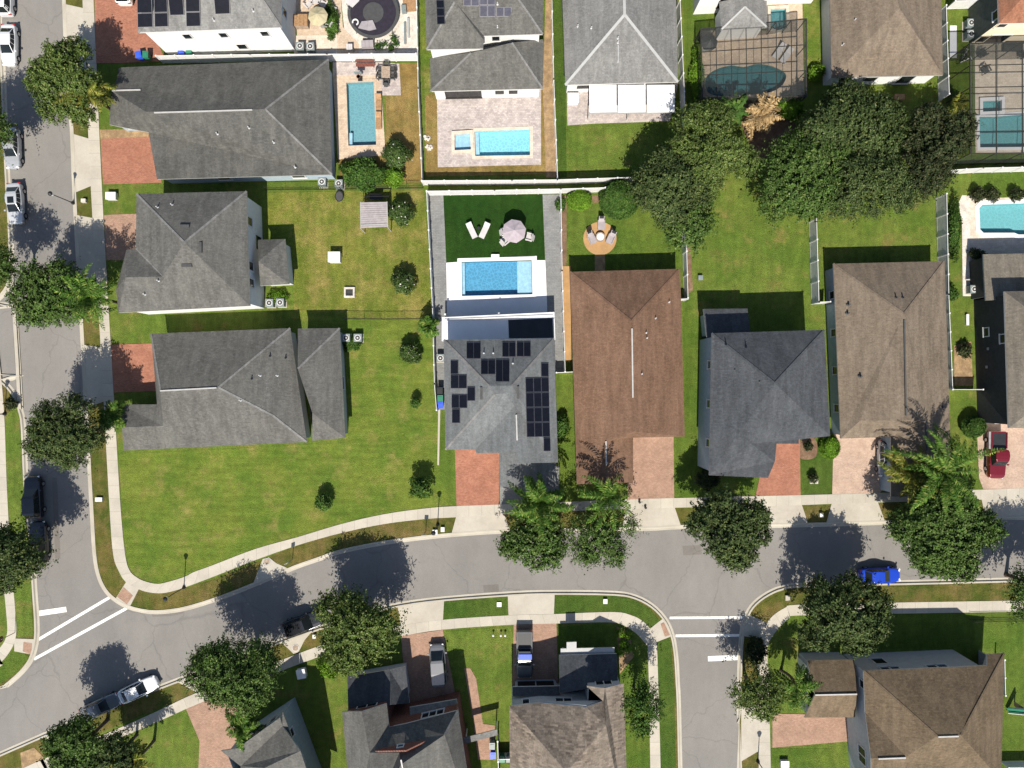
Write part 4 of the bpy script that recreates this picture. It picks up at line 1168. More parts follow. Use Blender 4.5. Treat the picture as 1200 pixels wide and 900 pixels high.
h.walls([(656, 770), (722, 768), (724, 804), (656, 812)], 3, 'w_grey', .25, name='porch_wall')
b = MB(); b.prism([W(x, y, 2.7) for x, y in ((657, 760), (720, 758.5), (720, 767), (657, 768))], 2.6, 2.72, bottom=True); b.build('porch_canopy', M['fascia_grey'], h.o)
b = MB(); b.prism([W(x, y, 2.9) for x, y in ((664, 752.5), (675.5, 752), (675.5, 762), (664, 762))], 2.75, 2.95, bottom=True); b.build('entry_roof', M['fascia_grey'], h.o)
for x in (660, 681, 715):
    b = MB(); b.beam(W(x, 760), W(x, 760) + Vector((0, 0, 2.6)), .3, .3); b.build('column', M['trim'], h.o)
h.roof({'a': (601, 805, 2.9), 'b': (656, 804, 2.9), 'c': (656, 814, 3.5), 'd': (601, 816, 3.5)}, ['a b c d'], 'rf_slate', name='garage_roof')
h.walls([(602, 809), (655, 808), (655, 826), (602, 826)], 2.8, 'w_grey', .15, name='garage_wall')
h.window(h.edge_facing(0, 1), .5, 4.4, .1, 2.1, 2, 'w_grey', 'garage_door')

# --- H17
h = House('house', 'umber roofed two storey house with pale grey siding on the side street corner', (1090, 830))
e17 = 5.8
h.roof({'nw': (1012, 786, e17), 'n1': (1157, 780, 5.5), 'n2': (1157, 767, 3.8), 'ne': (1177, 765.5, 3.5), 'se': (1172, 965, 4.2), 'sw': (1022, 965, e17), 'a': (1098, 862.5, 8.6), 'b': (1126, 861.5, 8.6), 'c': (1165, 905, 5), 'w1': (1014, 835, e17), 'w2': (1021, 889, 7.4), 'w3': (1062, 887, 7.4)},
       ['nw n1 n2 ne b a', 'nw a w3 w1', 'w1 w3 w2', 'a b c se sw w2 w3', 'ne c b', 'ne se c'], 'rf_umber')
h.hips([('nw', 'a'), ('ne', 'b')], 'rf_umber'); h.vent((1099, 863.3), (1123, 862.5), 8.6); h.vent((1029, 889), (1061, 887.7), 7.42)
h.walls([(1166, 772), (1177, 771), (1172, 965), (1166, 965)], 3.4, 'w_grey', .45, name='side_wall')
h.walls([(1012, 786), (1156, 779.7), (1154, 965), (1022, 965)], 5.3, 'w_grey', .3)
for k in range(len(h.Q)):
    a, c_ = h.Q[k], h.Q[(k + 1) % len(h.Q)]; d = (c_ - a)
    if d.length > 10 and abs(d.y) < 2 and a.y > -38:
        for t, w_, z_, hh in ((.77, 1.5, 1.6, 1.6), (.40, 1.2, 4.0, 1.3), (.31, 1.2, 4.0, 1.3), (.80, 1.2, 4.0, 1.3), (.72, 1.2, 4.0, 1.3)): h.window(k, 1 - t if False else t, w_, z_, hh)
e = h.edge_facing(-1, 0); h.window(e, .1, 1.0, 3.7, 1.3); h.window(e, .62, 2.0, 2.6, 1.6, 2)
h.roof({'nw': (946, 774, 3.0), 'ne': (1001, 773, 3.0), 'r2': (1004, 813.5, 4.5), 'r1': (955, 814, 4.5), 'sw': (943, 841, 3.0), 'se': (1002, 840.5, 3.0)}, ['nw ne r2 r1', 'r1 r2 se sw'], 'rf_umber', name='garage_roof')
h.vent((955, 814.2), (1004, 813.2), 4.5)
h.walls([(946, 774), (1001, 773), (1002, 840.5), (943, 841)], 3.0, 'w_grey', .3, name='garage_wall'); h.door(h.edge_facing(-1, 0), .5)

# --- H18, turned to follow the curving street
h = House('house', 'blue grey house turned to the curving street with a bright palm by its porch', (310, 880))
h.roof({'a': (259, 880, 5.2), 'b': (278, 877, 5.9), 'c': (328, 841, 5.9), 'd': (331, 851, 5.4), 'e': (282, 898, 5.2), 'f': (331, 834, 5.4), 'g': (378, 960, 5.4), 'k': (352, 880, 7.2), 'm': (310, 900, 6.6), 'n': (330, 960, 6.6), 'p': (285, 955, 5.2)},
       ['a b e', 'b c d e', 'd f g k', 'd k m e', 'e m p', 'm k g n p'], 'rf_grey', fm='fascia_grey')
h.walls([(262, 882), (330, 837), (376, 960), (290, 955)], 5.1, 'w_blue', .3)
std_windows(h, [(-.3, 1), (.9, .3)], 3, 3.3, 1.2)
# ------------------------------------------------------------------ trees and shrubs
def leaf_mesh(name, P, A, B, L, Wd, mat):
    """P: leaf bases, A: leaf axes, B: width axes, L/Wd: sizes -> diamond leaves"""
    n = len(P); L = L[:, None]; Wd = Wd[:, None]
    v = np.empty((n, 4, 3), np.float32)
    v[:, 0] = P; v[:, 1] = P + A * L * .45 + B * Wd; v[:, 2] = P + A * L; v[:, 3] = P + A * L * .45 - B * Wd
    me = bpy.data.meshes.new(name)
    me.vertices.add(n * 4); me.vertices.foreach_set('co', v.reshape(-1))
    me.loops.add(n * 4); me.loops.foreach_set('vertex_index', np.arange(n * 4, dtype=np.int32))
    me.polygons.add(n); me.polygons.foreach_set('loop_start', np.arange(n, dtype=np.int32) * 4)
    me.polygons.foreach_set('loop_total', np.full(n, 4, np.int32))
    me.materials.append(M[mat]); me.update(calc_edges=True)
    return me


def unit(v): return v / np.maximum(np.linalg.norm(v, axis=-1, keepdims=True), 1e-6)


def sprays(rng, C, D, per, length, spread, leaf, droop=.15, N=None):
    """leaves strung along short twigs that start at C and run along D"""
    n = len(C)
    t = rng.random((n, per, 1)) ** .8
    off = rng.normal(0, 1, (n, per, 3)) * spread * (1.05 - .6 * t)
    P = C[:, None] + D[:, None] * t * length[:, None, None] + off
    P[..., 2] -= droop * (t[..., 0] * length[:, None]) ** 2
    A = D[:, None] * .8 + rng.normal(0, .55, (n, per, 3))
    up = np.array([0, 0, 1.]) + rng.normal(0, .5, (n, per, 3))
    if N is not None:               # leaves turn their faces out of the crown, towards the light they get
        N = N[:, None]; A = A - N * (A * N).sum(-1, keepdims=True) * .75
        up = N + rng.normal(0, .34, (n, per, 3))
    A = unit(A)
    B = unit(np.cross(A, up))
    P, A, B = P.reshape(-1, 3), A.reshape(-1, 3), B.reshape(-1, 3)
    L = leaf * (.7 + .6 * rng.random(len(P)))
    return P, A, B, L, L * .31


def crown_mesh(seed, r, rz, dens=1.0, leaf=.21, mat='leaf_oak', lobes=17, lump=.31, twig=1.0, sx=1.0):
    rng = np.random.default_rng(seed)
    # each limb carries its own rounded mass of foliage; sizes and reach differ so the outline stays uneven
    ang = np.arange(lobes) * 2.4 + rng.random(lobes) * 1.1
    f = np.sqrt((np.arange(lobes) + .3) / lobes)
    rad = r * .74 * f * (.82 + .3 * rng.random(lobes))
    zc = rz * (.78 * np.sqrt(np.clip(1 - (rad / r) ** 2, 0, 1)) * (.55 + .5 * rng.random(lobes)) - .30)
    LC = np.stack([rad * np.cos(ang), rad * np.sin(ang) * (.86 + .26 * rng.random()), zc], 1)
    LR = r * lump * (.72 + .5 * rng.random(lobes))
    n = int((330 * r * r + 120) * dens / 3)
    w = LR ** 2 / (LR ** 2).sum(); k = rng.choice(lobes, n, p=w)
    out = unit(LC + np.array([0, 0, .4 * r]))[k]
    d = unit(rng.normal(0, 1, (n, 3)) + out * .55)
    rr = LR[k] * (.45 + .6 * rng.random(n) ** .55)
    C = LC[k] + d * rr[:, None] * np.array([1, 1, .85])
    D = unit(d * .55 + unit(C * np.array([1, 1, .7]) + np.array([0, 0, .5])) * .75 + rng.normal(0, .28, (n, 3)))
    ln = twig * (.45 + .75 * rng.random(n) ** 1.5)
    # a few long leaders break the outline
    ln = np.where(rng.random(n) < .06, ln * 1.7, ln)
    P, A, B, L, Wd = sprays(rng, C, D, 18, ln, .11, leaf, .25, unit(d * .75 + unit(C) * .55 + np.array([0, 0, .12])))
    return leaf_mesh('crown', P, A, B, L, Wd, mat), LC, LR


def trunk_mb(rng, h0, LC, LR, r0, base=(0, 0, 0)):
    b = MB(); top = Vector((rng.normal(0, .12), rng.normal(0, .12), h0 * .45))
    b.tube((0, 0, -.1), (0, 0, .25), r0 * 1.5, r0 * 1.1, 9); b.tube((0, 0, .25), top, r0 * 1.1, r0 * .85, 9)
    for c, rr in zip(LC, LR):
        e = Vector(c) + Vector((0, 0, h0)); m = top.lerp(e, .5) + Vector((0, 0, .35))
        b.tube(top, m, r0 * .55, r0 * .35, 7); b.tube(m, e, r0 * .35, r0 * .12, 6)
        for _ in range(3):
            q = e + Vector(rng.normal(0, 1, 3)).normalized() * rr * .7
            b.tube(m.lerp(e, .6), q, r0 * .18, r0 * .04, 5)
    return b


_s = [100]
def tree(px, py, rpx, label, hc=5.0, mat='leaf_oak', dens=1.0, group='street oaks', leaf=.23, name='oak_tree', flat=.88, sy=1.0, seed=None, cat='tree', lobes=17, lump=.31, twig=1.0):
    """px, py, rpx: crown centre and radius as seen; hc: height of the crown centre"""
    _s[0] += 1; seed = seed or _s[0]
    c = W(px, py, hc); r = rpx / 10 * (1 - hc / CAM_H) * .98 - .1
    o = thing(name, label, cat, (c.x, c.y, 0), group=group)
    q = np.random.default_rng(seed + 77)            # every tree grows its own habit
    lobes = max(8, lobes + int(q.integers(-4, 4))); lump *= .88 + .3 * q.random(); twig *= .85 + .6 * q.random(); flat *= .78 + .3 * q.random(); dens *= .72 + .36 * q.random()
    leaf *= .85 + .3 * q.random()
    me, LC, LR = crown_mesh(seed, r, r * flat, dens, leaf, mat, lobes=lobes, lump=lump, twig=twig)
    cr = link(bpy.data.objects.new('crown', me)); cr.parent = o; cr.location = (0, 0, hc); cr.scale = (1, sy, 1)
    rng = np.random.default_rng(seed + 5000)
    trunk_mb(rng, hc, LC * np.array([1, sy, 1]), LR, .05 * r + .05).build('trunk', M['bark'], o, local=True)
    return o


def frond_set(rng, n, L, nl, lw, mat, up0=.15, up1=1.15, droop=1.0, leafl=.66):
    """feather palm fronds: arching midrib with two rows of leaflets"""
    Ps, As, Bs, Ls, Ws = [], [], [], [], []
    ribs = []
    n = int(n * 1.5)
    for i in range(n):
        az = i * 2.399 + rng.normal(0, .45); f = rng.random()
        el = up0 + (up1 - up0) * f + rng.normal(0, .15); l = L * (.62 + .46 * rng.random())
        t = np.linspace(0, 1, nl)
        e = el - droop * (1.5 - .5 * f) * t ** 1.3
        dx = np.cos(e) * l / nl; dz = np.sin(e) * l / nl
        x = np.cumsum(dx); z = np.cumsum(dz)
        bend = rng.normal(0, .35)
        a = az + bend * t
        pos = np.stack([x * np.cos(a), x * np.sin(a), z], 1)
        ribs.append(pos)
        tan = unit(np.gradient(pos, axis=0)); side = unit(np.cross(tan, np.array([0, 0, 1.])))
        nrm = np.cross(side, tan)
        prof = np.sin(np.pi * np.clip(.12 + .86 * t, 0, 1)) ** .6
        for sgn in (-1, 1):
            ax = unit(side * sgn * .85 + tan * .55 + nrm * (.25 * (rng.random((nl, 1)) - .75)) + rng.normal(0, .22, (nl, 3)) - np.array([0, 0, .55]))
            Ps.append(pos); As.append(ax); Bs.append(unit(np.cross(ax, nrm) + nrm * .0)); Ls.append(leafl * prof * (.85 + .3 * rng.random(nl))); Ws.append(np.full(nl, lw * 1.15))
    return (np.concatenate(Ps), np.concatenate(As), np.concatenate(Bs), np.concatenate(Ls), np.concatenate(Ws)), ribs


def palm(px, py, rpx, label, h=6.0, mat='leaf_palm', n=20, group='palms', name='palm_tree', seed=None, nl=34, lw=.055, r0=.17, up0=.1, up1=1.2, leafl=.62, droop=1.0):
    _s[0] += 1; seed = seed or _s[0]; rng = np.random.default_rng(seed)
    c = W(px, py, h); L = rpx / 10 * (1 - h / CAM_H) * 1.18
    o = thing(name, label, 'palm', (c.x, c.y, 0), group=group)
    (P, A, B, Ls, Ws), ribs = frond_set(rng, n, L, nl, lw, mat, up0, up1, droop, leafl)
    cr = link(bpy.data.objects.new('crown', leaf_mesh('crown', P, A, B, Ls, Ws, mat))); cr.parent = o; cr.location = (0, 0, h)
    b = MB()
    lean = Vector((rng.normal(0, .15), rng.normal(0, .15), 0))
    for k in range(6):
        p, q = Vector((0, 0, -.1)).lerp(Vector((0, 0, h)), k / 6) + lean * math.sin(k / 6 * math.pi), Vector((0, 0, -.1)).lerp(Vector((0, 0, h)), (k + 1) / 6) + lean * math.sin((k + 1) / 6 * math.pi)
        b.tube(p, q, r0 * (1.25 if k == 0 else 1), r0 * .95, 9)
    b.tube((0, 0, h - .9), (0, 0, h + .1), r0 * .8, r0 * .45, 8, 1)
    for rb in ribs:
        for i in range(0, nl - 6, 7):
            b.tube(Vector(rb[i]) + Vector((0, 0, h)), Vector(rb[min(i + 7, nl - 1)]) + Vector((0, 0, h)), .03 - .02 * i / nl, .026 - .02 * i / nl, 4, 1, cap=False)
    b.build('trunk', [M['bark'], M[mat]], o, local=True)
    return o


def shrub(px, py, rpx, label, h=1.0, mat='leaf_shrub', sy=1.0, group=None, name='shrub', dens=1.0, leaf=.2, cone=0.0, rz=0, seed=None, clipped=False, cat='shrub'):
    _s[0] += 1; rng = np.random.default_rng(seed or _s[0])
    c = W(px, py, h * .55); r = rpx / 10 * (1 - h * .55 / CAM_H)
    o = thing(name, label, cat, (c.x, c.y, 0), R(rz), group)
    n = int(max(60, 420 * r * max(r, .6) * dens * max(1, sy)))
    d = unit(rng.normal(0, 1, (n, 3))); d[:, 2] = np.abs(d[:, 2]) * .9 + (0 if clipped else -.15)
    if clipped: rr = .94 + .07 * rng.random(n); lumps = np.ones(n)
    else:
        rr = .55 + .45 * rng.random(n) ** .5
        lumps = .80 + .30 * np.sin(d[:, 0] * (3 + px % 3) + seed_phase(px)) * np.cos(d[:, 1] * (3.5 + py % 2.5) + px)
    C = d * (rr * lumps)[:, None] * np.array([r, r * sy, h * .5])
    if clipped: C[:, 2] = np.where(d[:, 2] > .55, h * .45 * (.93 + .07 * rng.random(n)), C[:, 2] * .8 - .1 * h)
    if cone: C[:, :2] *= (1 - cone * np.clip((C[:, 2:3] + h * .3) / (h * .8), 0, 1))
    C[:, 2] += h * .5
    D = unit(d + np.array([0, 0, .3]) + rng.normal(0, .35, (n, 3)))
    ln = np.full(n, leaf * (.8 if clipped else 1.6))
    P, A, B, L, Wd = sprays(rng, C, D, 6, ln, leaf * .35, leaf, .15, unit(d + np.array([0, 0, .2])))
    if clipped:
        # a sheared hedge: foliage also fills the body
        pass
    cr = link(bpy.data.objects.new('foliage', leaf_mesh('foliage', P, A, B, L, Wd, mat))); cr.parent = o
    b = MB()
    for k in range(5):
        e = Vector((rng.normal(0, .35) * r, rng.normal(0, .35) * r * sy, h * .75))
        b.tube((e.x * .15, e.y * .15, -.05), e, .035, .012, 5)
    b.build('stem', M['bark'], o, local=True)
    return o


def seed_phase(x): return (x * 12.9898) % 6.28


# street trees along the left road
tree(80, 97, 46, 'spreading oak over the left road beside the red drive of the white solar house', 5.2, mat='leaf_oak3')
palm(103, 112, 32, 'yellowish palm entangled with the oak above the top left sidewalk', 5.5, 'leaf_palm2', 18)
tree(60, 345, 43, 'dense oak leaning over the left road near the alley mouth', 5.8)
palm(104, 348, 36, 'vivid green palm beside the pyramid roofed house', 6.2, 'leaf_palm', 22)
tree(78, 508, 46, 'round oak over the left road beside the low grey corner house', 6.2, mat='leaf_oak2')
palm(131, 488, 20, 'small bright palm shaded by the corner house and oak', 4.2, 'leaf_palm', 14)
tree(-22, 150, 34, 'oak at the far left edge shading the silver car', 5.5)
tree(-8, 312, 28, 'oak cut off by the left edge above the alley mouth', 6.0)
tree(10, 655, 38, 'oak at the left edge over the two black parked cars', 6.0, mat='leaf_oak2')
shrub(13, 473, 5.5, 'small dark round shrub at the alley corner by the lamp post', 1.1, 'leaf_dark')
# south side of the main road
tree(277, 787, 50, 'big oak between the blue grey house and the black SUV', 5.8)
palm(283, 852, 24, 'bright green palm by the porch of the blue grey house', 5.0, 'leaf_palm', 16)
tree(421, 737, 47, 'broad light oak in front of the brick gabled house', 5.0, mat='leaf_oak3')
tree(92, 872, 37, 'oak at the bottom left corner over the parked grey sedan', 5.4)
tree(136, 884, 28, 'smaller olive oak beside the bottom left corner oak', 4.2, mat='leaf_oak2')
palm(155, 893, 22, 'low palm behind the bottom left corner oaks', 4.6, 'leaf_palm2', 14)
# north side of the main road
tree(627, 630, 37, 'oak under the bright palm in front of the solar house', 4.2)
palm(634, 588, 40, 'large bright yellow green palm in front of the solar house', 6.4, 'leaf_palm', 26, lw=.065)
tree(704, 629, 37, 'round oak in front of the brown roofed house', 4.6, mat='leaf_oak')
palm(712, 583, 36, 'sparse green palm casting a spiky shadow on the brown roof', 6.8, 'leaf_palm', 11)
tree(856, 616, 47, 'oak in front of the slate roofed house', 5.2, mat='leaf_oak2')
tree(1103, 616, 60, 'wide oak beneath the big palm in front of the tan house', 4.6, mat='leaf_oak')
palm(1105, 553, 58, 'big palm with long arching fronds in front of the tan house', 7.0, 'leaf_palm', 22, nl=48, lw=.06)
palm(1066, 552, 38, 'spreading pale frond palm beside the parked grey car', 4.6, 'leaf_palm2', 12, nl=40)
tree(1222, 690, 38, 'oak at the far right edge beyond the blue car', 5.4)
tree(985, 719, 52, 'big oak over the blue car on the main road', 5.6, mat='leaf_oak2')
tree(889, 812, 29, 'small oak on the side street corner beside the umber roofed house', 4.6, mat='leaf_oak3')
palm(934, 806, 26, 'bluish feathery palm beside the low umber garage roof', 4.6, 'leaf_palm', 18)
tree(752, 828, 22, 'small round tree beside the taupe roofed house', 5.0, 'leaf_shrub', group=None, name='round_tree', lobes=9)
# grove behind the gardens
G = 'grove behind the back gardens'
tree(836, 176, 55, 'light green oak at the west end of the grove', 5.0, 'leaf_oak3', group=G, seed=31)
tree(786, 222, 46, 'olive oak hanging over the white fence end near the clipped hedge', 4.8, 'leaf_oak2', group=G)
tree(808, 262, 28, 'low oak at the garden corner beside the white fence', 4.4, 'leaf_oak', group=G)
tree(937, 208, 50, 'oak in the middle of the grove with a scatter of pale blossoms', 5.0, 'leaf_oak', group=G)
tree(992, 158, 62, 'largest olive oak of the grove behind the tan hip roof', 4.6, 'leaf_oak2', group=G)
tree(1018, 216, 52, 'dark olive oak above the narrow fence of the tan house garden', 5.2, 'leaf_oak2', group=G)
tree(950, 225, 34, 'small oak at the southern fringe of the grove', 5.0, 'leaf_oak', group=G)
tree(1094, 162, 42, 'very dark maroon tree at the east end of the grove', 5.4, 'leaf_dark', group=G)
tree(1078, 205, 32, 'dark tree overlapping the long white fence at the grove end', 5.6, 'leaf_dark', group=G)
palm(862, 128, 24, 'broad leaved banana like palm below the dark pool cage', 2.6, 'leaf_shrub', 11, name='banana_plant', nl=10, lw=.22, leafl=.5)
palm(892, 136, 25, 'dry tan palm with dead fronds beside the pool cage', 2.4, 'leaf_dead', 20, nl=22, lw=.07, group=None)
shrub(926, 127, 16, 'bright lime green bush beside the dry palm', 1.6, 'leaf_lime', sy=.8, leaf=.26)
palm(1122, 122, 14, 'small yellowish palm between fence and screened enclosure', 1.6, 'leaf_palm2', 12, group=None, nl=20)
# garden shrubs
shrub(425, 203, 28, 'broad feathery hedge mass between sandy pool patio and iron fence', 2.0, 'leaf_shrub', sy=.62, leaf=.3, name='hedge')
shrub(465, 181, 17, 'flowering white dotted shrub east of the sandy pool patio', 2.4, 'leaf_flower', group='white flowering shrubs')
shrub(462, 207, 15, 'bright green cone shaped shrub by the iron fence', 2.6, 'leaf_lime', cone=.85, leaf=.2)
shrub(469, 249, 15, 'dark leafy shrub beside the grey canopied pergola', 2.4, 'leaf_flower')
shrub(473, 331, 14, 'flowering shrub below the small fire ring on the yellowing lawn', 2.3, 'leaf_flower', group='white flowering shrubs')
shrub(480, 413, 13, 'flowering shrub level with the solar house side gate', 2.2, 'leaf_flower', group='white flowering shrubs')
palm(502, 382, 14, 'bushy bright palm poking through the white fence', 1.9, 'leaf_palm', 16, nl=20, group=None, lw=.07)
shrub(493, 571, 14, 'tall pale shrub near the lamp post on the front lawn', 3.2, 'leaf_shrub', dens=.7)
shrub(379, 588, 10, 'little round shrub alone in the big front lawn', 1.9, 'leaf_shrub', dens=.8)
shrub(487, 472, 4.5, 'tiny upright sapling on the lawn west of the solar house', 1.6, 'leaf_shrub')
shrub(679, 234, 13.5, 'bright clipped oval bush against the white fence', 1.5, 'leaf_lime', sy=.8, clipped=True, dens=3, leaf=.16)
shrub(726, 233, 22, 'large dark clipped bush below the double white fence', 2.2, 'leaf_shrub', clipped=True, dens=3, leaf=.18)
shrub(817, 88, 7, 'long narrow hedge beside the dark pool cage', 1.2, 'leaf_lime', sy=5, leaf=.18, name='hedge')
shrub(1118, 268, 6, 'narrow hedge between white fence and gravel path', 1.2, 'leaf_shrub', sy=7, leaf=.18, name='hedge')
for x, l in ((1147, 'first small dark shrub north of the notched turquoise pool'), (1163, 'second dark shrub north of the notched turquoise pool'), (1192, 'dark shrub at the right edge north of the turquoise pool')):
    shrub(x, 228, 7, l, 1.3, 'leaf_dark', group='shrubs behind the turquoise pool')
shrub(1141, 500, 12, 'round clipped bush beside the driveway with the red pickup', 1.6, 'leaf_shrub', clipped=True, dens=2.5, leaf=.16)
shrub(973, 524, 10, 'rounded green bush at the drive of the tan house', 1.4, 'leaf_lime', sy=1.3, clipped=True, dens=2.5, leaf=.16)
for i, (x, y, l) in enumerate(((727, 742, 'round yellow green bush nearest the sidewalk bend'), (736, 745, 'round bush beside the sidewalk bend'), (731, 754, 'middle bush of the cluster by the taupe house'), (737, 760, 'bush of the cluster closest to the small round tree'), (727, 764, 'bush of the cluster against the porch wall'))):
    shrub(x, y, 4.4, l, .9, 'leaf_lime', group='clipped bushes by the taupe house', leaf=.14)
shrub(411, 402, 13, 'mound of ground cover around the two air conditioners', .7, 'leaf_shrub', sy=.8, leaf=.16)
shrub(325, 347, 12, 'low green bed around the air conditioners of the pyramid roofed house', .7, 'leaf_lime', sy=.6, leaf=.16)
shrub(388, 24, 8, 'low strip of shrubs curling round the trampoline', .9, 'leaf_shrub', sy=3, rz=8, leaf=.18, name='hedge')
shrub(812, 275, 7, 'loose shrub outside the white fence of the brown house garden', 1.0, 'leaf_shrub')
shrub(658, 500, 7, 'dark shrub in the strip between solar house and brown house', 1.5, 'leaf_shrub', sy=2.2)
shrub(830, 560, 14, 'dark leafy shrub at the corner of the slate roofed house', 1.8, 'leaf_dark')
shrub(1131, 411, 6, 'spiky dark shrub against the charcoal wall', 1.2, 'leaf_dark', sy=1.4)
shrub(957, 85, 9, 'rounded bush between dark cage and tan hip roof', 1.3, 'leaf_lime')
shrub(886, 762, 12, 'dark foliage standing in for shade on the side street corner verge', 1.6, 'leaf_dark', sy=1.5)  # dark leaves stand in for shade lying on the verge grass
shrub(385, 782, 12, 'golden green bush at the foot of the broad light oak', 1.2, 'leaf_lime', sy=1.1)
shrub(657, 240, 4, 'small dry shrub beside the grey paved side yard', .8, 'leaf_shrub', sy=1.6)
shrub(1115, 345, 6, 'dark shrub below the end of the long white garden fence', 1.4, 'leaf_shrub', sy=1.5)
# ------------------------------------------------------------------ vehicles (local x = forward)
def paintmat(name, c, metal=.3): return paint(name, c, .22, metal, .8)


def vehicle(px, py, deg, kind, col, label, name='parked_car', cat='car', h=.75, z=-.12, metal=.2):
    """deg: heading in the photo, 0 = towards the right, 90 = towards the top"""
    L, Wd, Ht = {'sedan': (4.75, 1.84, 1.45), 'suv': (4.9, 1.96, 1.76), 'van': (4.6, 1.9, 1.9), 'pickup': (5.5, 1.98, 1.85), 'hatch': (4.3, 1.8, 1.52)}[kind]
    c = W(px, py, h)
    o = thing(name, label, cat, (c.x, c.y, z), R(deg), 'cars parked on streets and driveways')
    body = M.setdefault('car_' + col_name(col), None) or paintmat('car_' + col_name(col), col, metal); M['car_' + col_name(col)] = body
    hw = Wd / 2
    if kind == 'pickup':
        st = [(-.5, .90, .95), (-.49, .97, 1.08), (-.13, .98, 1.10), (.0, 1, 1.10), (.17, 1, 1.08), (.25, .99, 1.06), (.41, .96, 1.0), (.455, .90, .93), (.485, .78, .85), (.5, .55, .72)]
        gh = (-.13, -.10, .10, .235)
    elif kind == 'van':
        st = [(-.5, .90, .9), (-.485, .97, 1.1), (-.2, 1, 1.12), (.2, 1, 1.08), (.32, .98, 1.0), (.42, .92, .9), (.465, .82, .82), (.49, .66, .76), (.5, .46, .68)]
        gh = (-.49, -.45, .14, .36)
    elif kind == 'suv':
        st = [(-.5, .66, .80), (-.485, .86, .95), (-.45, .95, 1.02), (-.2, 1, 1.05), (.1, 1, 1.03), (.24, .98, 1.0), (.38, .94, .94), (.44, .86, .88), (.48, .70, .80), (.5, .46, .68)]
        gh = (-.475, -.38, .02, .22)
    else:
        st = [(-.5, .52, .74), (-.488, .74, .86), (-.45, .89, .93), (-.32, .98, .98), (0, 1, .96), (.18, .99, .94), (.33, .95, .86), (.41, .87, .79), (.46, .74, .73), (.488, .56, .67), (.5, .36, .6)]
        gh = (-.415, -.225, .02, .235) if kind == 'sedan' else (-.47, -.36, .03, .25)
    b = MB(); rows = []
    for x, wf, zt in st:
        w = hw * wf; X = x * L
        sec = [(w * .90, .22), (w * .985, .42), (w, .62 if zt > .8 else zt * .75), (w * .955, zt - .06), (w * .86, zt), (w * .45, zt + .025)]
        pts = [(X, y, zz) for y, zz in sec] + [(X, -y, zz) for y, zz in reversed(sec)]
        rows.append([b.vert(p) for p in pts])
    n = len(rows[0])
    for r, s in zip(rows, rows[1:]):
        for j in range(n):
            k = (j + 1) % n
            b.f.append((r[j], s[j], s[k], r[k])); b.m.append(0)
    b.f.append(tuple(rows[0])); b.m.append(0); b.f.append(tuple(reversed(rows[-1]))); b.m.append(0)
    # cabin
    zb = {'pickup': 1.06, 'van': 1.02, 'suv': 1.0}.get(kind, .92)
    wb, wt = hw * .90, hw * (.80 if kind in ('van', 'pickup') else .72)
    x0, x1, x2, x3 = [g * L for g in gh]
    xm = (x1 + x2) / 2
    low = [(x3, wb * .86, zb - .04), (x2 + .02, wb * .985, zb), (xm, wb, zb), (x1 - .02, wb * .985, zb), (x0, wb * .88, zb - .04)]
    top = [(x2 + .14, wt * .84, Ht - .06), (x2 - .14, wt * .96, Ht - .015), (xm, wt, Ht), (x1 + .14, wt * .96, Ht - .02), (x1 - .12, wt * .84, Ht - .08)]
    lo = [[b.vert((x, s * y, z_)) for x, y, z_ in low] for s in (1, -1)]; tp = [[b.vert((x, s * y, z_)) for x, y, z_ in top] for s in (1, -1)]
    for q in range(4):
        b.f.append((lo[0][q], lo[0][q + 1], tp[0][q + 1], tp[0][q])); b.m.append(0)
        b.f.append((lo[1][q + 1], lo[1][q], tp[1][q], tp[1][q + 1])); b.m.append(0)
        b.f.append((tp[0][q], tp[0][q + 1], tp[1][q + 1], tp[1][q])); b.m.append(0)
    b.f.append((lo[0][0], tp[0][0], tp[1][0], lo[1][0])); b.m.append(0); b.f.append((tp[0][4], lo[0][4], lo[1][4], tp[1][4])); b.m.append(0)
    bd = b.build('body', body, o, smooth=False, local=True)
    bv = bd.modifiers.new('soft', 'BEVEL'); bv.width = .05; bv.segments = 2; bv.limit_method = 'ANGLE'; bv.angle_limit = R(22)
    # glass, slightly proud of the cabin skin
    V = lambda i: Vector(b.v[i])
    def pane(nm, A, B, C, D, k=.10, out=.012):
        pts = [V(i) for i in (A, B, C, D)]; c_ = sum(pts, Vector()) / 4; n_ = (pts[1] - pts[0]).cross(pts[2] - pts[0]).normalized()
        if n_.dot(c_ - Vector((0, 0, .8))) < 0: n_ = -n_
        q = [p.lerp(c_, k) + n_ * out for p in pts]
        g = MB(); g.poly(q); g.poly([p - n_ * .02 for p in reversed(q)])
        for i in range(4): g.poly([q[i], q[(i + 1) % 4], q[(i + 1) % 4] - n_ * .02, q[i] - n_ * .02])
        g.build(nm, M['glass'], o, local=True)
    pane('windshield', lo[0][0], tp[0][0], tp[1][0], lo[1][0], .07); pane('rear_window', tp[0][4], lo[0][4], lo[1][4], tp[1][4], .10)
    for s in (0, 1):
        for q in ((0, 1, 2) if kind == 'pickup' else (0, 1, 2, 3)): pane('side_window', lo[s][q], lo[s][q + 1], tp[s][q + 1], tp[s][q], .13)
    if kind == 'suv' and sum(col) > .3 or label.startswith('pale silver'):
        g = MB(); g.box((xm + .25, 0, Ht + .008), (.75, wt * 1.1, .012)); g.build('sunroof', M['glass'], o, local=True)
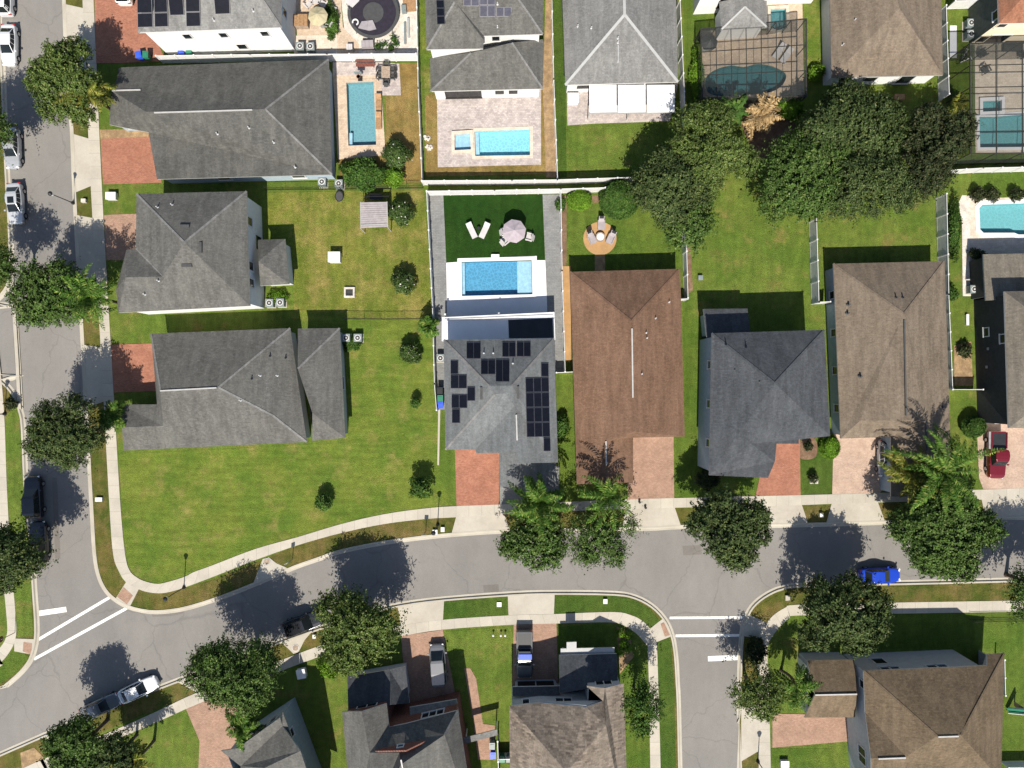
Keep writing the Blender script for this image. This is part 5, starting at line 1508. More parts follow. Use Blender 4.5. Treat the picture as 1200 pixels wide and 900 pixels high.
    if kind == 'pickup':
        g = MB(); X0, X1 = -.485 * L, -.145 * L
        g.box(((X0 + X1) / 2, 0, 1.135), (X1 - X0 - .12, hw * 1.55, .02))
        g.build('bed', M['black'], o, local=True)
        g = MB()
        for s in (-1, 1): g.box(((X0 + X1) / 2, s * hw * .86, 1.16), (X1 - X0, .13, .11))
        g.box((X0 + .05, 0, 1.16), (.1, hw * 1.6, .11)); g.build('bed_rail', body, o, local=True)
    for s in (-1, 1):
        g = MB(); g.box((x3 - .28 * (x3 - x2), s * (hw + .09), zb + .05), (.16, .2, .13)); g.build('mirror', body, o, local=True)
        g = MB(); g.box((.475 * L, s * hw * .62, .68), (.18, .34, .13), -s * .35); g.build('headlight', M['headlamp'], o, local=True)
        g = MB(); g.box((-.49 * L, s * hw * .70, .80), (.12, .3, .14)); g.build('taillight', M['taillamp'], o, local=True)
        for x in (.30, -.31):
            g = MB(); g.tube((x * L, s * (hw - .23), .33), (x * L, s * (hw + .005), .33), .33, .33, 18); wh = g.build('tyre', M['rubber'], o, local=True)
            g = MB(); g.tube((x * L, s * (hw - .02), .33), (x * L, s * (hw + .012), .33), .21, .20, 14); g.build('rim', M['rim'], wh, local=True)
    g = MB(); g.box((.49 * L, 0, .42), (.1, hw * 1.3, .14)); g.box((-.495 * L, 0, .42), (.1, hw * 1.4, .14)); 
    return o


def col_name(c): return '_'.join(str(int(x * 100)) for x in c)


WHITE, SILVER, GREY, BLACK = (.60, .60, .60), (.42, .43, .44), (.16, .17, .18), (.008, .009, .012)
vehicle(4, -8, 90, 'suv', WHITE, 'white SUV cut off by the top left corner of the street')
vehicle(9, 52, -90, 'sedan', WHITE, 'white sedan with dark glass below the cut off white SUV')
vehicle(13, 173, -88, 'sedan', (.30, .31, .33), 'silver sedan half shaded by the left edge oak')
vehicle(16.5, 238, -87, 'sedan', (.40, .41, .42), 'pale silver sedan with black roof glass on the left road')
vehicle(38, 583, 93, 'suv', BLACK, 'black SUV parked on the left road')
vehicle(44, 636, 92, 'suv', (.012, .013, .016), 'second black SUV under the left edge oak')
vehicle(161, 809, 25, 'sedan', (.66, .66, .66), 'white sedan at the bottom left kerb in full sun')
vehicle(117, 829, 25, 'sedan', GREY, 'grey sedan in tree shade behind the white one')
vehicle(355.5, 731, 20, 'suv', BLACK, 'glossy black SUV on the main road between two tree shadows')
vehicle(513.5, 778, 94, 'van', (.15, .15, .155), 'grey van on the drive of the brick gabled house', name='parked_van', cat='van', z=.06)
vehicle(614.5, 766, -90, 'pickup', (.085, .09, .095), 'grey pickup with blue cloth on the shaded drive', name='pickup_truck', cat='pickup', z=.06)
vehicle(1032, 675, 2, 'sedan', (.008, .045, .42), 'bright blue sedan under the big oak on the main road')
vehicle(1167.5, 533, -91, 'pickup', (.13, .005, .009), 'red pickup with grey covered bed on the right hand drive', name='pickup_truck', cat='pickup', z=.06)
vehicle(1038, 537, -91, 'hatch', (.30, .31, .32), 'grey car beside the tan house partly under a palm', z=.06)
vehicle(145, -20, 90, 'suv', (.72, .72, .72), 'white car on the top left red driveway', z=.06)
b = MB(); c = W(615.5, 769.5, 1.9); b.box((c.x, c.y, 1.96), (1.5, .55, .05)); b.box((c.x, c.y - .29, 1.88), (1.5, .04, .2))
props(b.build('blue_cloth', M['blue_bin']), 'bright blue cloth lying across the grey pickup cab', 'cloth')
b = MB(); c = W(1167, 516, 1.2)
for k in range(5): b.box((c.x, c.y + .8 - k * .4, 1.09), (1.5, .39, .06))
props(b.build('bed_cover', M['fabric_grey']), 'grey ribbed cover over the bed of the red pickup', 'truck cover')
# ------------------------------------------------------------------ fences, garden furniture and small things
def fence(pts, label, h=1.8, top=False, kind='vinyl', step=2.4, cap=True, group='white vinyl fences', m=None):
    P = [W(p[0], p[1], h if top else 0) for p in pts]; P = [Vector((p.x, p.y, 0)) for p in P]
    mid = (P[0] + P[-1]) / 2
    o = thing('vinyl_fence' if kind == 'vinyl' else 'iron_fence', label, 'fence', mid, group=group if kind == 'vinyl' else 'black iron fences')
    mt = M[m] if m else (M['vinyl'] if kind == 'vinyl' else M['iron'])
    for a, c in zip(P, P[1:]):
        L = (c - a).length; n = max(1, round(L / step)); d = (c - a) / n; u = d.normalized()
        for k in range(n + 1):
            p = a + d * k; b = MB(); w = .13 if kind == 'vinyl' else .05
            b.box((p.x, p.y, h / 2 - .03), (w, w, h + .1), math.atan2(u.y, u.x)); b.box((p.x, p.y, h + .035), (w * 1.25, w * 1.25, .035), math.atan2(u.y, u.x))
            b.build('post', mt, o)
        for k in range(n):
            p, q = a + d * k + u * .07, a + d * (k + 1) - u * .07; b = MB()
            if kind == 'vinyl':
                b.beam(p + Vector((0, 0, h - .05)), q + Vector((0, 0, h - .05)), .055, .1); b.beam(p + Vector((0, 0, .12)), q + Vector((0, 0, .12)), .055, .1)
                m_ = max(2, round((q - p).length / .17)); e = (q - p) / m_
                for j in range(m_):
                    b.beam(p + e * j + e * .03 + Vector((0, 0, h / 2)), p + e * (j + 1) - e * .03 + Vector((0, 0, h / 2)), .035, h - .22)
            else:
                for z in (.15, h - .1): b.beam(p + Vector((0, 0, z)), q + Vector((0, 0, z)), .03, .04)
                m_ = max(2, round((q - p).length / .13)); e = (q - p) / m_
                for j in range(1, m_): b.beam(p + e * j + Vector((0, 0, .08)), p + e * j + Vector((0, 0, h)), .016, .016)
            b.build('panel', mt, o)
    return o


fence([(192, 74), (300, 72.5), (388, 72), (490, 71.5)], 'white fence between trampoline garden and sandy pool patio')
fence([(489.5, -30), (492, 110), (496.5, 217)], 'white fence west of the silver paver patio', h=1.5)
fence([(496.5, 217), (600, 216.5), (652, 216), (744, 213)], 'white fence along the foot of the silver paver patio garden')
fence([(502, 229), (580, 228), (656, 226.5), (707, 225)], 'white fence at the head of the artificial turf')
fence([(502, 229), (508.7, 362), (511, 450), (513.4, 480)], 'white fence west of the white pool deck', h=1.7)
fence([(656, 226.5), (657.5, 320), (661, 436)], 'white fence between pool deck and brown roofed house', h=1.7)
fence([(651, 437), (671, 436)], 'short white gate fence between solar house and brown house', h=1.7)
fence([(645, -30), (648, 100), (652.5, 216)], 'white fence between silver paver patio and the patio cover garden', h=1.6)
fence([(797, 0), (804, 150)], 'white fence beside the long narrow hedge', top=True, h=2.0, step=2.1)
fence([(804, 267), (806.3, 349)], 'white fence east of the round fire pit garden', top=True, h=1.8)
fence([(806, 350), (797, 350.5)], 'short white return beside the brown roof', top=True, h=1.8)
fence([(957, 256), (959.8, 354)], 'white fence dividing the two wide back lawns', top=True, h=2.0, step=2.2)
fence([(959.8, 354), (973, 353.5)], 'short white return against the tan house wall', top=True, h=2.0)
fence([(1109.5, 227), (1112, 345), (1116.5, 455)], 'white fence between tan house and gravel path', top=True, h=2.0, step=2.2)
fence([(1116.5, 456.5), (1152, 456.5)], 'white gate fence against the charcoal wall', top=True, h=1.8)
fence([(1109, 6), (1112.5, 110)], 'white fence beside the tan hip roof north of the grove', top=True, h=2.0, step=2.1)
fence([(1108, 11), (1138, 10)], 'short white fence at the olive house side yard')
fence([(1101, 205), (1140, 202.5), (1250, 200)], 'white fence running right from the dark grove')
fence([(583.5, 860), (585.5, 930)], 'white fence beside the bins of the brick gabled house', h=1.7)
fence([(584, 882), (598, 881.5)], 'short white fence behind the second pair of bins', h=1.5)
fence([(1172, 892), (1230, 891)], 'white fence at the bottom right corner', h=1.4)
fence([(1166, 767), (1167, 808)], 'white fence beside the umber roofed house', h=1.6)
fence([(312, 223), (400, 222.5), (456, 221.5), (496, 221)], 'black iron fence south of the feathery hedge', h=1.3, kind='iron')
fence([(404, 374), (450, 374.5), (497, 374)], 'black iron fence across the yellowing lawns', h=1.3, kind='iron')
fence([(1135, 725), (1230, 724)], 'black iron fence near the right edge sidewalk', h=1.2, kind='iron')

# air conditioners
ac_unit(354, 58, 'air conditioner under the white solar house wall'); ac_unit(366, 58.5, 'air conditioner nearest the square garden cabinet', .1)
ac_unit(379.5, 215.5, 'air conditioner against the low streaked roof house'); ac_unit(399, 217.5, 'air conditioner beside the feathery hedge')
ac_unit(318.5, 356, 'air conditioner beside the pyramid roofed house'); ac_unit(331, 355.5, 'air conditioner on the shady bed of the pyramid roofed house')
ac_unit(407.5, 396.5, 'air conditioner nearest the low corner house'); ac_unit(421, 396.5, 'air conditioner further out on the green mound')
ac_unit(1132.5, 31, 'air conditioner beside the olive wall, nearest the short white fence'); ac_unit(1132.5, 44, 'air conditioner beside the olive wall, nearest the clutter')
ac_unit(1136, 340, 'air conditioner at the foot of the gravel path'); ac_unit(517, 420, 'air conditioner in the side yard of the solar house')


def bin_(px, py, m, label, rz=0):
    o = thing('wheelie_bin', label, 'bin', W(px, py) + Vector((0, 0, .05)), rz, 'wheelie bins')
    b = MB(); i = [b.vert((x * .24, y * .26, 0.06)) for x, y in ((-1, -1), (1, -1), (1, 1), (-1, 1))]; j = [b.vert((x * .31, y * .36, .98)) for x, y in ((-1, -1), (1, -1), (1, 1), (-1, 1))]
    for k in range(4): b.f.append((i[k], i[(k + 1) % 4], j[(k + 1) % 4], j[k])); b.m.append(0)
    b.f.append(tuple(reversed(i))); b.m.append(0); b.build('body', M[m], o, local=True)
    b = MB(); b.box((0, .02, 1.02), (.66, .78, .06)); b.box((0, -.02, 1.06), (.45, .5, .04)); b.build('lid', M[m], o, local=True)
    for s in (-1, 1):
        b = MB(); b.tube((s * .28, .3, .1), (s * .34, .3, .1), .1, .1, 12); b.build('wheel', M['rubber'], o, local=True)
    b = MB(); b.beam((-.25, .43, .95), (.25, .43, .95), .04, .04); b.build('handle', M['black'], o, local=True)


bin_(517, 467, 'green_bin', 'green wheelie bin in the side yard of the solar house'); bin_(517.2, 474.5, 'blue_bin', 'blue wheelie bin below the green one beside the solar house')
bin_(516.5, 458, 'black', 'black wheelie bin above the green one beside the solar house')
bin_(577, 869, 'grey_bin', 'grey green wheelie bin on the brick path'); bin_(578, 880, 'blue_bin', 'blue wheelie bin on the brick path')
bin_(588.5, 884, 'green_bin', 'green wheelie bin outside the short white fence'); bin_(596.5, 884, 'grey_bin', 'pale grey wheelie bin outside the short white fence')
bin_(168, 69, 'blue_bin', 'blue wheelie bin by the red driveway edge', .2); bin_(176, 69, 'green_bin', 'green wheelie bin by the red driveway edge')
bin_(217, 66, 'blue_bin', 'blue wheelie bin under the white solar house wall', .3); bin_(226, 66, 'green_bin', 'green wheelie bin under the white solar house wall')


def lounger(px, py, deg, label, m='fabric_white', group='sun loungers', L=1.95, w=.68):
    o = thing('sun_lounger', label, 'lounger', W(px, py) + Vector((0, 0, .06)), R(deg), group)
    b = MB(); b.box((.3, 0, .33), (L * .66, w, .09)); b.build('seat', M[m], o, local=True)
    T = Matrix.Rotation(R(35), 3, 'Y'); b = MB(); b.box((-L * .33, 0, .50), (L * .36, w, .09), tilt=T); b.build('backrest', M[m], o, local=True)
    for x in (-.5, .8):
        for y in (-w * .4, w * .4):
            b = MB(); b.box((x, y, .14), (.07, .07, .3)); b.build('leg', M['alu'], o, local=True)


lounger(553, 271, -65, 'white lounger on the artificial turf, farther from the parasol'); lounger(568, 271, -115, 'white lounger on the artificial turf, nearer the parasol')
lounger(911.5, 62, 235, 'white lounger in the dark cage, nearer the curvy pool'); lounger(920, 67, 235, 'white lounger in the dark cage, nearer the cage side')
lounger(444.5, 122, -90, 'orange cushioned lounger at the pool edge, nearer the round table', 'wood_orange'); lounger(444.5, 143, -90, 'orange cushioned lounger at the pool edge, nearer the flowering shrub', 'wood_orange')
lounger(389, 17, 60, 'white lounger beside the sand coloured parasol', L=1.6); lounger(388, 25, 80, 'white lounger by the shrub strip of the trampoline garden', L=1.6)


def chair(px, py, deg, m, label, group, w=.72, hb=.95, z=.05):
    o = thing('garden_chair', label, 'chair', W(px, py) + Vector((0, 0, z)), R(deg), group)
    b = MB()
    for k in range(5): b.box((.08, (k - 2) * w * .19, .38), (.62, w * .17, .04))
    b.build('seat', M[m], o, local=True)
    T = Matrix.Rotation(R(-68), 3, 'Y'); b = MB()
    for k in range(5): b.box((-.40, (k - 2) * w * .19, .66), (hb - .05 * abs(k - 2), w * .17, .035), tilt=T)
    b.build('backrest', M[m], o, local=True)
    for s in (-1, 1):
        b = MB(); b.box((.02, s * w * .56, .58), (.8, .15, .04)); b.build('arm', M[m], o, local=True)
        for x in (-.25, .32):
            b = MB(); b.box((x, s * w * .52, .28), (.07, .05, .58)); b.build('leg', M[m], o, local=True)


g = 'grey lounge chairs round the fire pit'
def fire_chair(px, py, deg, label):
    o = thing('garden_chair', label, 'chair', W(px, py) + Vector((0, 0, .04)), R(deg), g)
    b = MB(); b.box((.1, 0, .36), (.95, .68, .1)); b.build('seat', M['resin_grey'], o, local=True)
    T = Matrix.Rotation(R(50), 3, 'Y'); b = MB(); b.box((-.62, 0, .66), (.85, .64, .09), tilt=T); b.build('backrest', M['resin_grey'], o, local=True)
    b = MB(); b.box((-.80, 0, .86), (.34, .5, .12), tilt=T); b.build('headrest', M['black'], o, local=True)
    for s in (-1, 1):
        b = MB(); b.beam((-.5, s * .37, .56), (.5, s * .37, .52), .1, .05); b.beam((-.4, s * .37, 0), (-.4, s * .37, .56), .06, .06); b.beam((.45, s * .37, 0), (.45, s * .37, .52), .06, .06); b.build('arm', M['resin_grey'], o, local=True)


fire_chair(704, 264.5, -90, 'grey lounge chair north of the round fire pit'); fire_chair(693, 281, -65, 'grey lounge chair on the fence side of the fire pit'); fire_chair(715, 281, -115, 'grey lounge chair on the hedge side of the fire pit')
o = thing('fire_pit', 'round white topped fire pit on the sand circle', 'fire pit', W(703, 278.5) + Vector((0, 0, .03)))
b = MB(); b.lathe([(.52, 0), (.55, .42), (.44, .42), (.42, .3)], n=24); b.build('bowl', M['wood'], o, local=True)
b = MB(); b.lathe([(.43, .40), (.43, .45), (.30, .46)], n=24); b.build('lid', M['trim'], o, local=True)


def parasol(px, py, r, m, label, h=2.5, n=8, rz=0.2):
    c = W(px, py, h); o = thing('parasol', label, 'parasol', (c.x, c.y, .05), rz)
    b = MB()
    for k in range(n):
        t0, t1 = 2 * math.pi * k / n, 2 * math.pi * (k + 1) / n; tm = (t0 + t1) / 2
        for z0 in (0, -.02):
            P = lambda t, rr, z: (rr * math.cos(t), rr * math.sin(t), h + z + z0)
            b.poly([P(t0, r, -.42), P(tm, r * .93, -.40), P(tm, r * .5, -.20), P(t0, r * .5, -.16)]); b.poly([P(tm, r * .93, -.40), P(t1, r, -.42), P(t1, r * .5, -.16), P(tm, r * .5, -.20)])
            b.poly([P(t0, r * .5, -.16), P(tm, r * .5, -.20), (0, 0, h + .12 + z0)]); b.poly([P(tm, r * .5, -.20), P(t1, r * .5, -.16), (0, 0, h + .12 + z0)])
    b.build('canopy', M[m], o, local=True)
    b = MB(); b.tube((0, 0, 0), (0, 0, h + .2), .03, .025, 10); b.build('pole', M['alu'], o, local=True)
    b = MB(); b.lathe([(.3, 0), (.3, .08), (.06, .12)], n=16); b.build('base', M['steel'], o, local=True)
    for k in range(n):
        t = 2 * math.pi * k / n; b = MB(); b.beam((0, 0, h - .02), (r * .97 * math.cos(t), r * .97 * math.sin(t), h - .45), .02, .025); b.build('rib', M['alu'], o, local=True)
    return o


parasol(602.5, 270, 1.38, 'fabric_lilac', 'pale lilac parasol over the table on the artificial turf')
parasol(371.5, 17, 1.15, 'fabric_sand', 'sand coloured parasol beside the square cedar cabinet')
parasol(832, 48, 1.0, 'vent_dark', 'dark parasol at the corner of the dark pool cage', 2.2)


def table(px, py, r, label, m='wood', z=.05, hh=.73, square=None):
    o = thing('garden_table', label, 'table', W(px, py) + Vector((0, 0, z)))
    b = MB()
    if square: b.box((0, 0, hh), (square[0], square[1], .05))
    else: b.lathe([(r, hh - .04), (r, hh)], n=24)
    b.build('table_top', M[m], o, local=True)
    x, y = (square[0] * .42, square[1] * .42) if square else (r * .55, r * .55)
    for sx in (-1, 1):
        for sy in (-1, 1):
            b = MB(); b.box((sx * x, sy * y, hh / 2 - .02), (.06, .06, hh)); b.build('leg', M[m], o, local=True)


table(453.5, 88, .62, 'brown garden table east of the light blue pool', square=(1.0, 1.35))
table(602, 270, .5, 'round garden table under the pale lilac parasol'); table(371.5, 17, .5, 'round garden table under the sand parasol')
table(561, 268.5, .2, 'tiny dark side table between the two turf loungers', 'black', hh=.45)
g = 'dark chairs round the brown garden table'
for x, y, d, l in ((446.5, 84, 0, 'dark chair at the brown table, pool side upper'), (446.5, 92, 0, 'dark chair at the brown table, pool side lower'), (460.5, 84, 180, 'dark chair at the brown table, lawn side upper'), (460.5, 92, 180, 'dark chair at the brown table, lawn side lower'), (453.5, 79, -90, 'dark chair at the fence end of the brown table'), (453.5, 98.5, 90, 'dark chair at the lower end of the brown table')):
    chair(x, y, d, 'vent_dark', l, g, w=.55, hb=.7)
g = 'pale chairs round the parasols'
for x, y, d, l in ((591.5, 283.5, 40, 'pale chair south west of the lilac parasol'), (591, 273, 10, 'pale chair half under the lilac parasol'), (620.5, 279, 165, 'pale chair on the paved side of the lilac parasol'), (362, 7, -45, 'pale chair above the sand parasol, nearer the house'), (380, 6, -120, 'pale chair above the sand parasol, nearer the trampoline'), (371, 3, -90, 'pale chair straight above the sand parasol'), (388, 32.5, 150, 'pale chair below the two garden loungers')):
    chair(x, y, d, 'fabric_white', l, g)
o = thing('storage_cabinet', 'square cedar cabinet beside the sand parasol', 'cabinet', W(354.5, 28.5) + Vector((0, 0, .05)))
b = MB(); b.box((0, 0, .45), (1.7, 1.25, .9)); b.build('body', M['wood'], o, local=True)
b = MB()
for k in range(4): b.box((-.66 + k * .44, 0, .93), (.42, 1.35, .05))
b.build('lid', M['wood_orange'], o, local=True)
# trampoline with a folded grey cover
o = thing('trampoline', 'large round black trampoline behind the white fence', 'trampoline', W(439, 19))
b = MB(); b.lathe([(2.62, .72), (2.62, .815), (1.2, .80), (.3, .79)], n=48); b.build('mat', M['mesh_black'], o, local=True)
b = MB(); b.lathe([(2.62, .80), (2.66, .86), (3.0, .84), (3.0, .79)], n=48); b.build('pad', M['vent_dark'], o, local=True)
for k in range(8):
    t = k * math.pi / 4; x, y = 2.95 * math.cos(t), 2.95 * math.sin(t); b = MB(); b.tube((x, y, 0), (x, y, .8), .035, .035, 8); b.build('leg', M['steel'], o, local=True)
b = MB(); c = W(430.5, 31, .9)
b.prism([W(x, y, .9) for x, y in ((420, 33), (424, 25.5), (437, 24), (441, 34), (433, 36))], .86, 1.0); b.box((c.x, c.y, 1.03), (.06, 1.0, .06), -.1)
props(b.build('folded_cover', M['fabric_grey']), 'folded grey cover lying on the trampoline', 'cover')
b = MB(); c = W(416.5, 26, .9)
for k in range(14):
    t = -1.2 + k * .33; b.tube((c.x + .32 * math.cos(t), c.y + .32 * math.sin(t), .92), (c.x + .32 * math.cos(t + .33), c.y + .32 * math.sin(t + .33), .92), .09, .09, 8)
props(b.build('swim_ring', M['vinyl']), 'white inflatable ring on the trampoline edge', 'ring')
b = MB(); q = [W(x, y, 2.1) for x, y in ((405, -14), (424, -14), (421, 1), (413, 9), (406, 4))]; b.prism(q, 2.1, 2.16, bottom=True)
o = thing('shade_sail', 'white shade sail over the trampoline corner', 'shade sail', W(414, -3)); b.build('sail', M['fabric_white'], o)
for x, y in ((406, 4), (423, -12)):
    b = MB(); b.beam(W(x, y, 2.1), W(x, y, 2.1) - Vector((0, 0, 2.1)), .07, .07); b.build('post', M['steel'], o)
# clutter of the trampoline garden
rr = random.Random(4)
for i, (x, y, w_, d_, hh, m_, nm, l) in enumerate((
        (432, 55, 1.4, .75, .8, 'resin_grey', 'storage_box', 'low mauve storage box beside the white fence'), (411, 58, .7, .6, .7, 'fabric_white', 'storage_box', 'pale storage box by the brick strip'),
        (474, 13, .55, .8, .6, 'grey_bin', 'storage_box', 'blue grey tub near the right hand white fence'), (479, 34, .25, 2.2, .35, 'fascia_grey', 'timber_plank', 'long pale plank leaning near the white fence'),
        (475, 40, .25, 2.4, .3, 'grey_bin', 'timber_plank', 'long grey green plank beside the pale one'), (480, 6, 1.5, 1.6, .12, 'wood_orange', 'deck_pallet', 'reddish pallet at the top of the trampoline garden'))):
    o = thing(nm, l, nm.split('_')[-1], W(x, y) + Vector((0, 0, .03)), rr.random() * .2)
    b = MB(); b.box((0, 0, hh * .45), (w_, d_, hh * .9)); b.build('body', M[m_], o, local=True)
    b = MB()
    for k in range(3): b.box(((k - 1) * w_ / 3, 0, hh * .93), (w_ / 3.2, d_ * 1.03, hh * .1 + .02))
    b.build('top', M[m_], o, local=True)
for i, (x, y, l) in enumerate(((444, 57, 'flower pot next to the mauve box'), (451, 56, 'flower pot in the middle of the pot row'), (459, 58, 'flower pot towards the timber stack'), (465, 55, 'flower pot at the end of the pot row'), (462, 48, 'pale flower pot behind the pot row'), (656, 0, 'flower pot at the narrow strip by the fence'))[:5]):
    o = thing('flower_pot', l, 'flower pot', W(x, y) + Vector((0, 0, .02)), group='pots behind the white fence')
    b = MB(); b.lathe([(.2, 0), (.3, .4), (.3, .45), (.24, .45), (.24, .38)], n=14); b.build('pot', M['fabric_white' if i % 2 else 'black'], o, local=True)
    rng = np.random.default_rng(900 + i); C = rng.normal(0, .12, (30, 3)) + np.array([0, 0, .55]); D = unit(rng.normal(0, 1, (30, 3)) + np.array([0, 0, .8]))
    f = link(bpy.data.objects.new('plant', leaf_mesh('plant', *sprays(rng, C, D, 5, np.full(30, .3), .06, .16), 'leaf_shrub'))); f.parent = o
# red cushions and stones along the fence of the sandy pool patio
o = thing('garden_bench', 'red slatted bench against the white fence', 'bench', W(429, 75.5) + Vector((0, 0, .05)))
b = MB()
for k in range(3): b.box((0, -.1 - k * .15, .42), (2.2, .13, .05))
b.build('seat', M['w_brick'], o, local=True)
b = MB(); b.box((0, .06, .7), (2.2, .05, .35)); b.build('backrest', M['w_brick'], o, local=True)
for s in (-1, 1):
    b = MB(); b.box((s * .95, -.2, .2), (.07, .45, .42)); b.build('leg', M['w_brick'], o, local=True)
# basketball hoop
o = thing('basketball_hoop', 'poolside basketball hoop at the head of the light blue pool', 'basketball hoop', W(422.5, 93))
b = MB(); b.box((0, 0, .12), (.5, .5, .24)); b.tube((0, 0, .2), (.05, .1, 1.5), .04, .04, 8); b.build('stand', M['black'], o, local=True)
b = MB(); b.box((.05, .05, 1.55), (.85, .06, .55)); b.build('backboard', M['grey_bin'], o, local=True)
b = MB(); b.lathe([(.24, 1.36), (.24, 1.39), (.21, 1.39), (.21, 1.36)], (.05, -.28, 0), 18); b.build('rim', M['rf_red'], o, local=True)
# pergola with grey canopy, white box, fire ring, black tub
o = thing('pergola', 'small pergola with grey slatted canopy on the yellowing lawn', 'pergola', W(440, 258))
b = MB()
A, B_, C_, D_ = [W(x, y, 2.15) for x, y in ((422.5, 237), (453.5, 236.5), (454.5, 266), (423, 267.5))]
for k in range(12):
    p, q = A.lerp(D_, (k + .5) / 12), B_.lerp(C_, (k + .5) / 12); b.beam(p, q, .21, .04)
b.build('canopy', M['resin_grey'], o)
b = MB(); b.beam(D_ + (A - D_) * .12 - Vector((0, 0, -.05)), C_ + (B_ - C_) * .12 - Vector((0, 0, -.05)), .08, .07); b.beam(A, D_, .08, .1); b.beam(B_, C_, .08, .1); b.build('beam', M['fascia_grey'], o)
for p in (A, B_, C_, D_):
    b = MB(); b.beam(p, (p.x, p.y, 0), .1, .1); b.build('post', M['fascia_grey'], o)
o = thing('swing_frame', 'thin black swing frame north of the grey pergola', 'swing frame', W(440, 231))
for x in (426, 455):
    b = MB(); b.beam(W(x, 226), W(x, 230, 1.6), .05, .05); b.beam(W(x, 236), W(x, 230, 1.6), .05, .05); b.build('leg', M['iron'], o)
b = MB(); b.beam(W(426, 230, 1.6), W(455, 230, 1.6), .06, .06); b.build('crossbar', M['iron'], o)
b = MB(); b.box(W(440.5, 231, .5), (1.5, .5, .06)); b.box(W(440.5, 231, .5) + Vector((0, .28, .25)), (1.5, .05, .45)); b.build('seat', M['black'], o)
o = thing('utility_box', 'white cube shaped cabinet alone on the yellowing lawn', 'utility box', W(394, 303))
b = MB(); b.box((0, 0, .5), (1.28, 1.12, 1.0)); b.build('body', M['vinyl'], o, local=True)
b = MB(); b.box((0, 0, 1.03), (1.4, 1.22, .07)); b.build('lid', M['vinyl'], o, local=True)
o = thing('fire_ring', 'square stone fire ring on the yellowing lawn', 'fire ring', W(410, 343))
b = MB()
for x, y, w_, d_ in ((0, .5, 1.25, .22), (0, -.5, 1.25, .22), (.52, 0, .2, .77), (-.52, 0, .2, .77)): b.box((x, y, .15), (w_, d_, .32))
b.build('stone_rim', M['gravel'], o, local=True)
b = MB(); b.box((0, 0, .06), (.84, .78, .1)); b.build('ash_bed', M['vent_dark'], o, local=True)
b = MB()
for k in range(4): b.box((0, -.3 + k * .2, .30), (.84, .03, .02))
b.build('grill', M['iron'], o, local=True)
o = thing('plastic_tub', 'black oval tub beside the iron fence', 'tub', W(398.5, 231))
b = MB(); b.lathe([(.40, 0), (.46, .4), (.5, .42), (.42, .42), (.38, .1)], n=22, sy=1.3); b.build('shell', M['black'], o, local=True)
b = MB(); b.lathe([(.41, .395), (.40, .40)], n=22, sy=1.3); b.build('soil', M['vent_dark'], o, local=True)
# gas grill at H10, deck items
for x, y, l in ((501, 163, 'stone pile beside the white fence of the silver patio'), (503, 172, 'lower stone pile beside the white fence of the silver patio')):
    b = MB(); q = random.Random(int(x))
    for k in range(9): b.lathe([(.16, 0), (.2, .12), (.1, .22)], W(x + q.uniform(-3, 3), y + q.uniform(-4, 4)), 7, sx=q.uniform(.7, 1.3))
    props(b.build('stone_pile', M['gravel']), l, 'stone pile', 'stone piles')


# dark screened pool cages
def cage(label, outline, h, nx, ny, posts=True):
    A, B_, C_, D_ = [W(x, y, h) for x, y in outline]
    o = thing('pool_cage', label, 'pool cage', ((A.x + C_.x) / 2, (A.y + C_.y) / 2, 0))
    f = lambda u, v: (A * (1 - u) + B_ * u) * (1 - v) + (D_ * (1 - u) + C_ * u) * v
    for i in range(nx + 1):
        b = MB(); b.beam(f(i / nx, 0), f(i / nx, 1), .06 if 0 < i < nx else .1, .12); b.build('beam', M['bronze'], o)
    for j in range(ny + 1):
        b = MB(); b.beam(f(0, j / ny), f(1, j / ny), .06 if 0 < j < ny else .1, .11); b.build('purlin', M['bronze'], o)
    for i in range(nx + 1):
        for v in (0, 1):
            p = f(i / nx, v); b = MB(); b.beam(p, (p.x, p.y, 0), .08, .08); b.build('post', M['bronze'], o)
    for j in range(1, ny):
        for u in (0, 1):
            p = f(u, j / ny); b = MB(); b.beam(p, (p.x, p.y, 0), .08, .08); b.build('post', M['bronze'], o)
    z = Vector((0, 0, .065)); b = MB(); b.poly([D_ + z, C_ + z, B_ + z, A + z]); b.build('roof_screen', M['screen'], o)
    for p, q in ((A, B_), (B_, C_), (C_, D_), (D_, A)):
        b = MB(); lo = lambda r: Vector((r.x, r.y, .1)); b.poly([lo(p), lo(q), q, p]); b.build('side_screen', M['screen'], o)
    return o


cage('dark bronze screened cage over the curvy pool', [(821, 34), (945, 22), (945, 113), (823, 115)], 2.9, 7, 3)
cage('tall bronze screened enclosure behind the terracotta roofed house', [(1136.5, 51), (1290, 47), (1290, 178), (1137, 180)], 4.2, 5, 5)
o = thing('patio_sofa', 'dark grey outdoor sofa under the cream wall in the screened enclosure', 'sofa', W(1184, 57) + Vector((0, 0, .06)))
b = MB(); b.box((0, 0, .25), (2.2, .8, .4)); b.build('seat', M['vent_dark'], o, local=True)
b = MB(); b.box((0, .38, .55), (2.2, .2, .5)); b.build('backrest', M['vent_dark'], o, local=True)
table(1196, 66, .5, 'dark oval coffee table in front of the outdoor sofa', 'vent_dark', square=(1.1, .6), hh=.42)
chair(1149, 64, 30, 'vent_dark', 'dark armchair in the corner of the screened enclosure', 'dark chairs in the screened enclosure'); chair(1152, 84, -60, 'vent_dark', 'dark armchair beside the enclosure side beams', 'dark chairs in the screened enclosure')
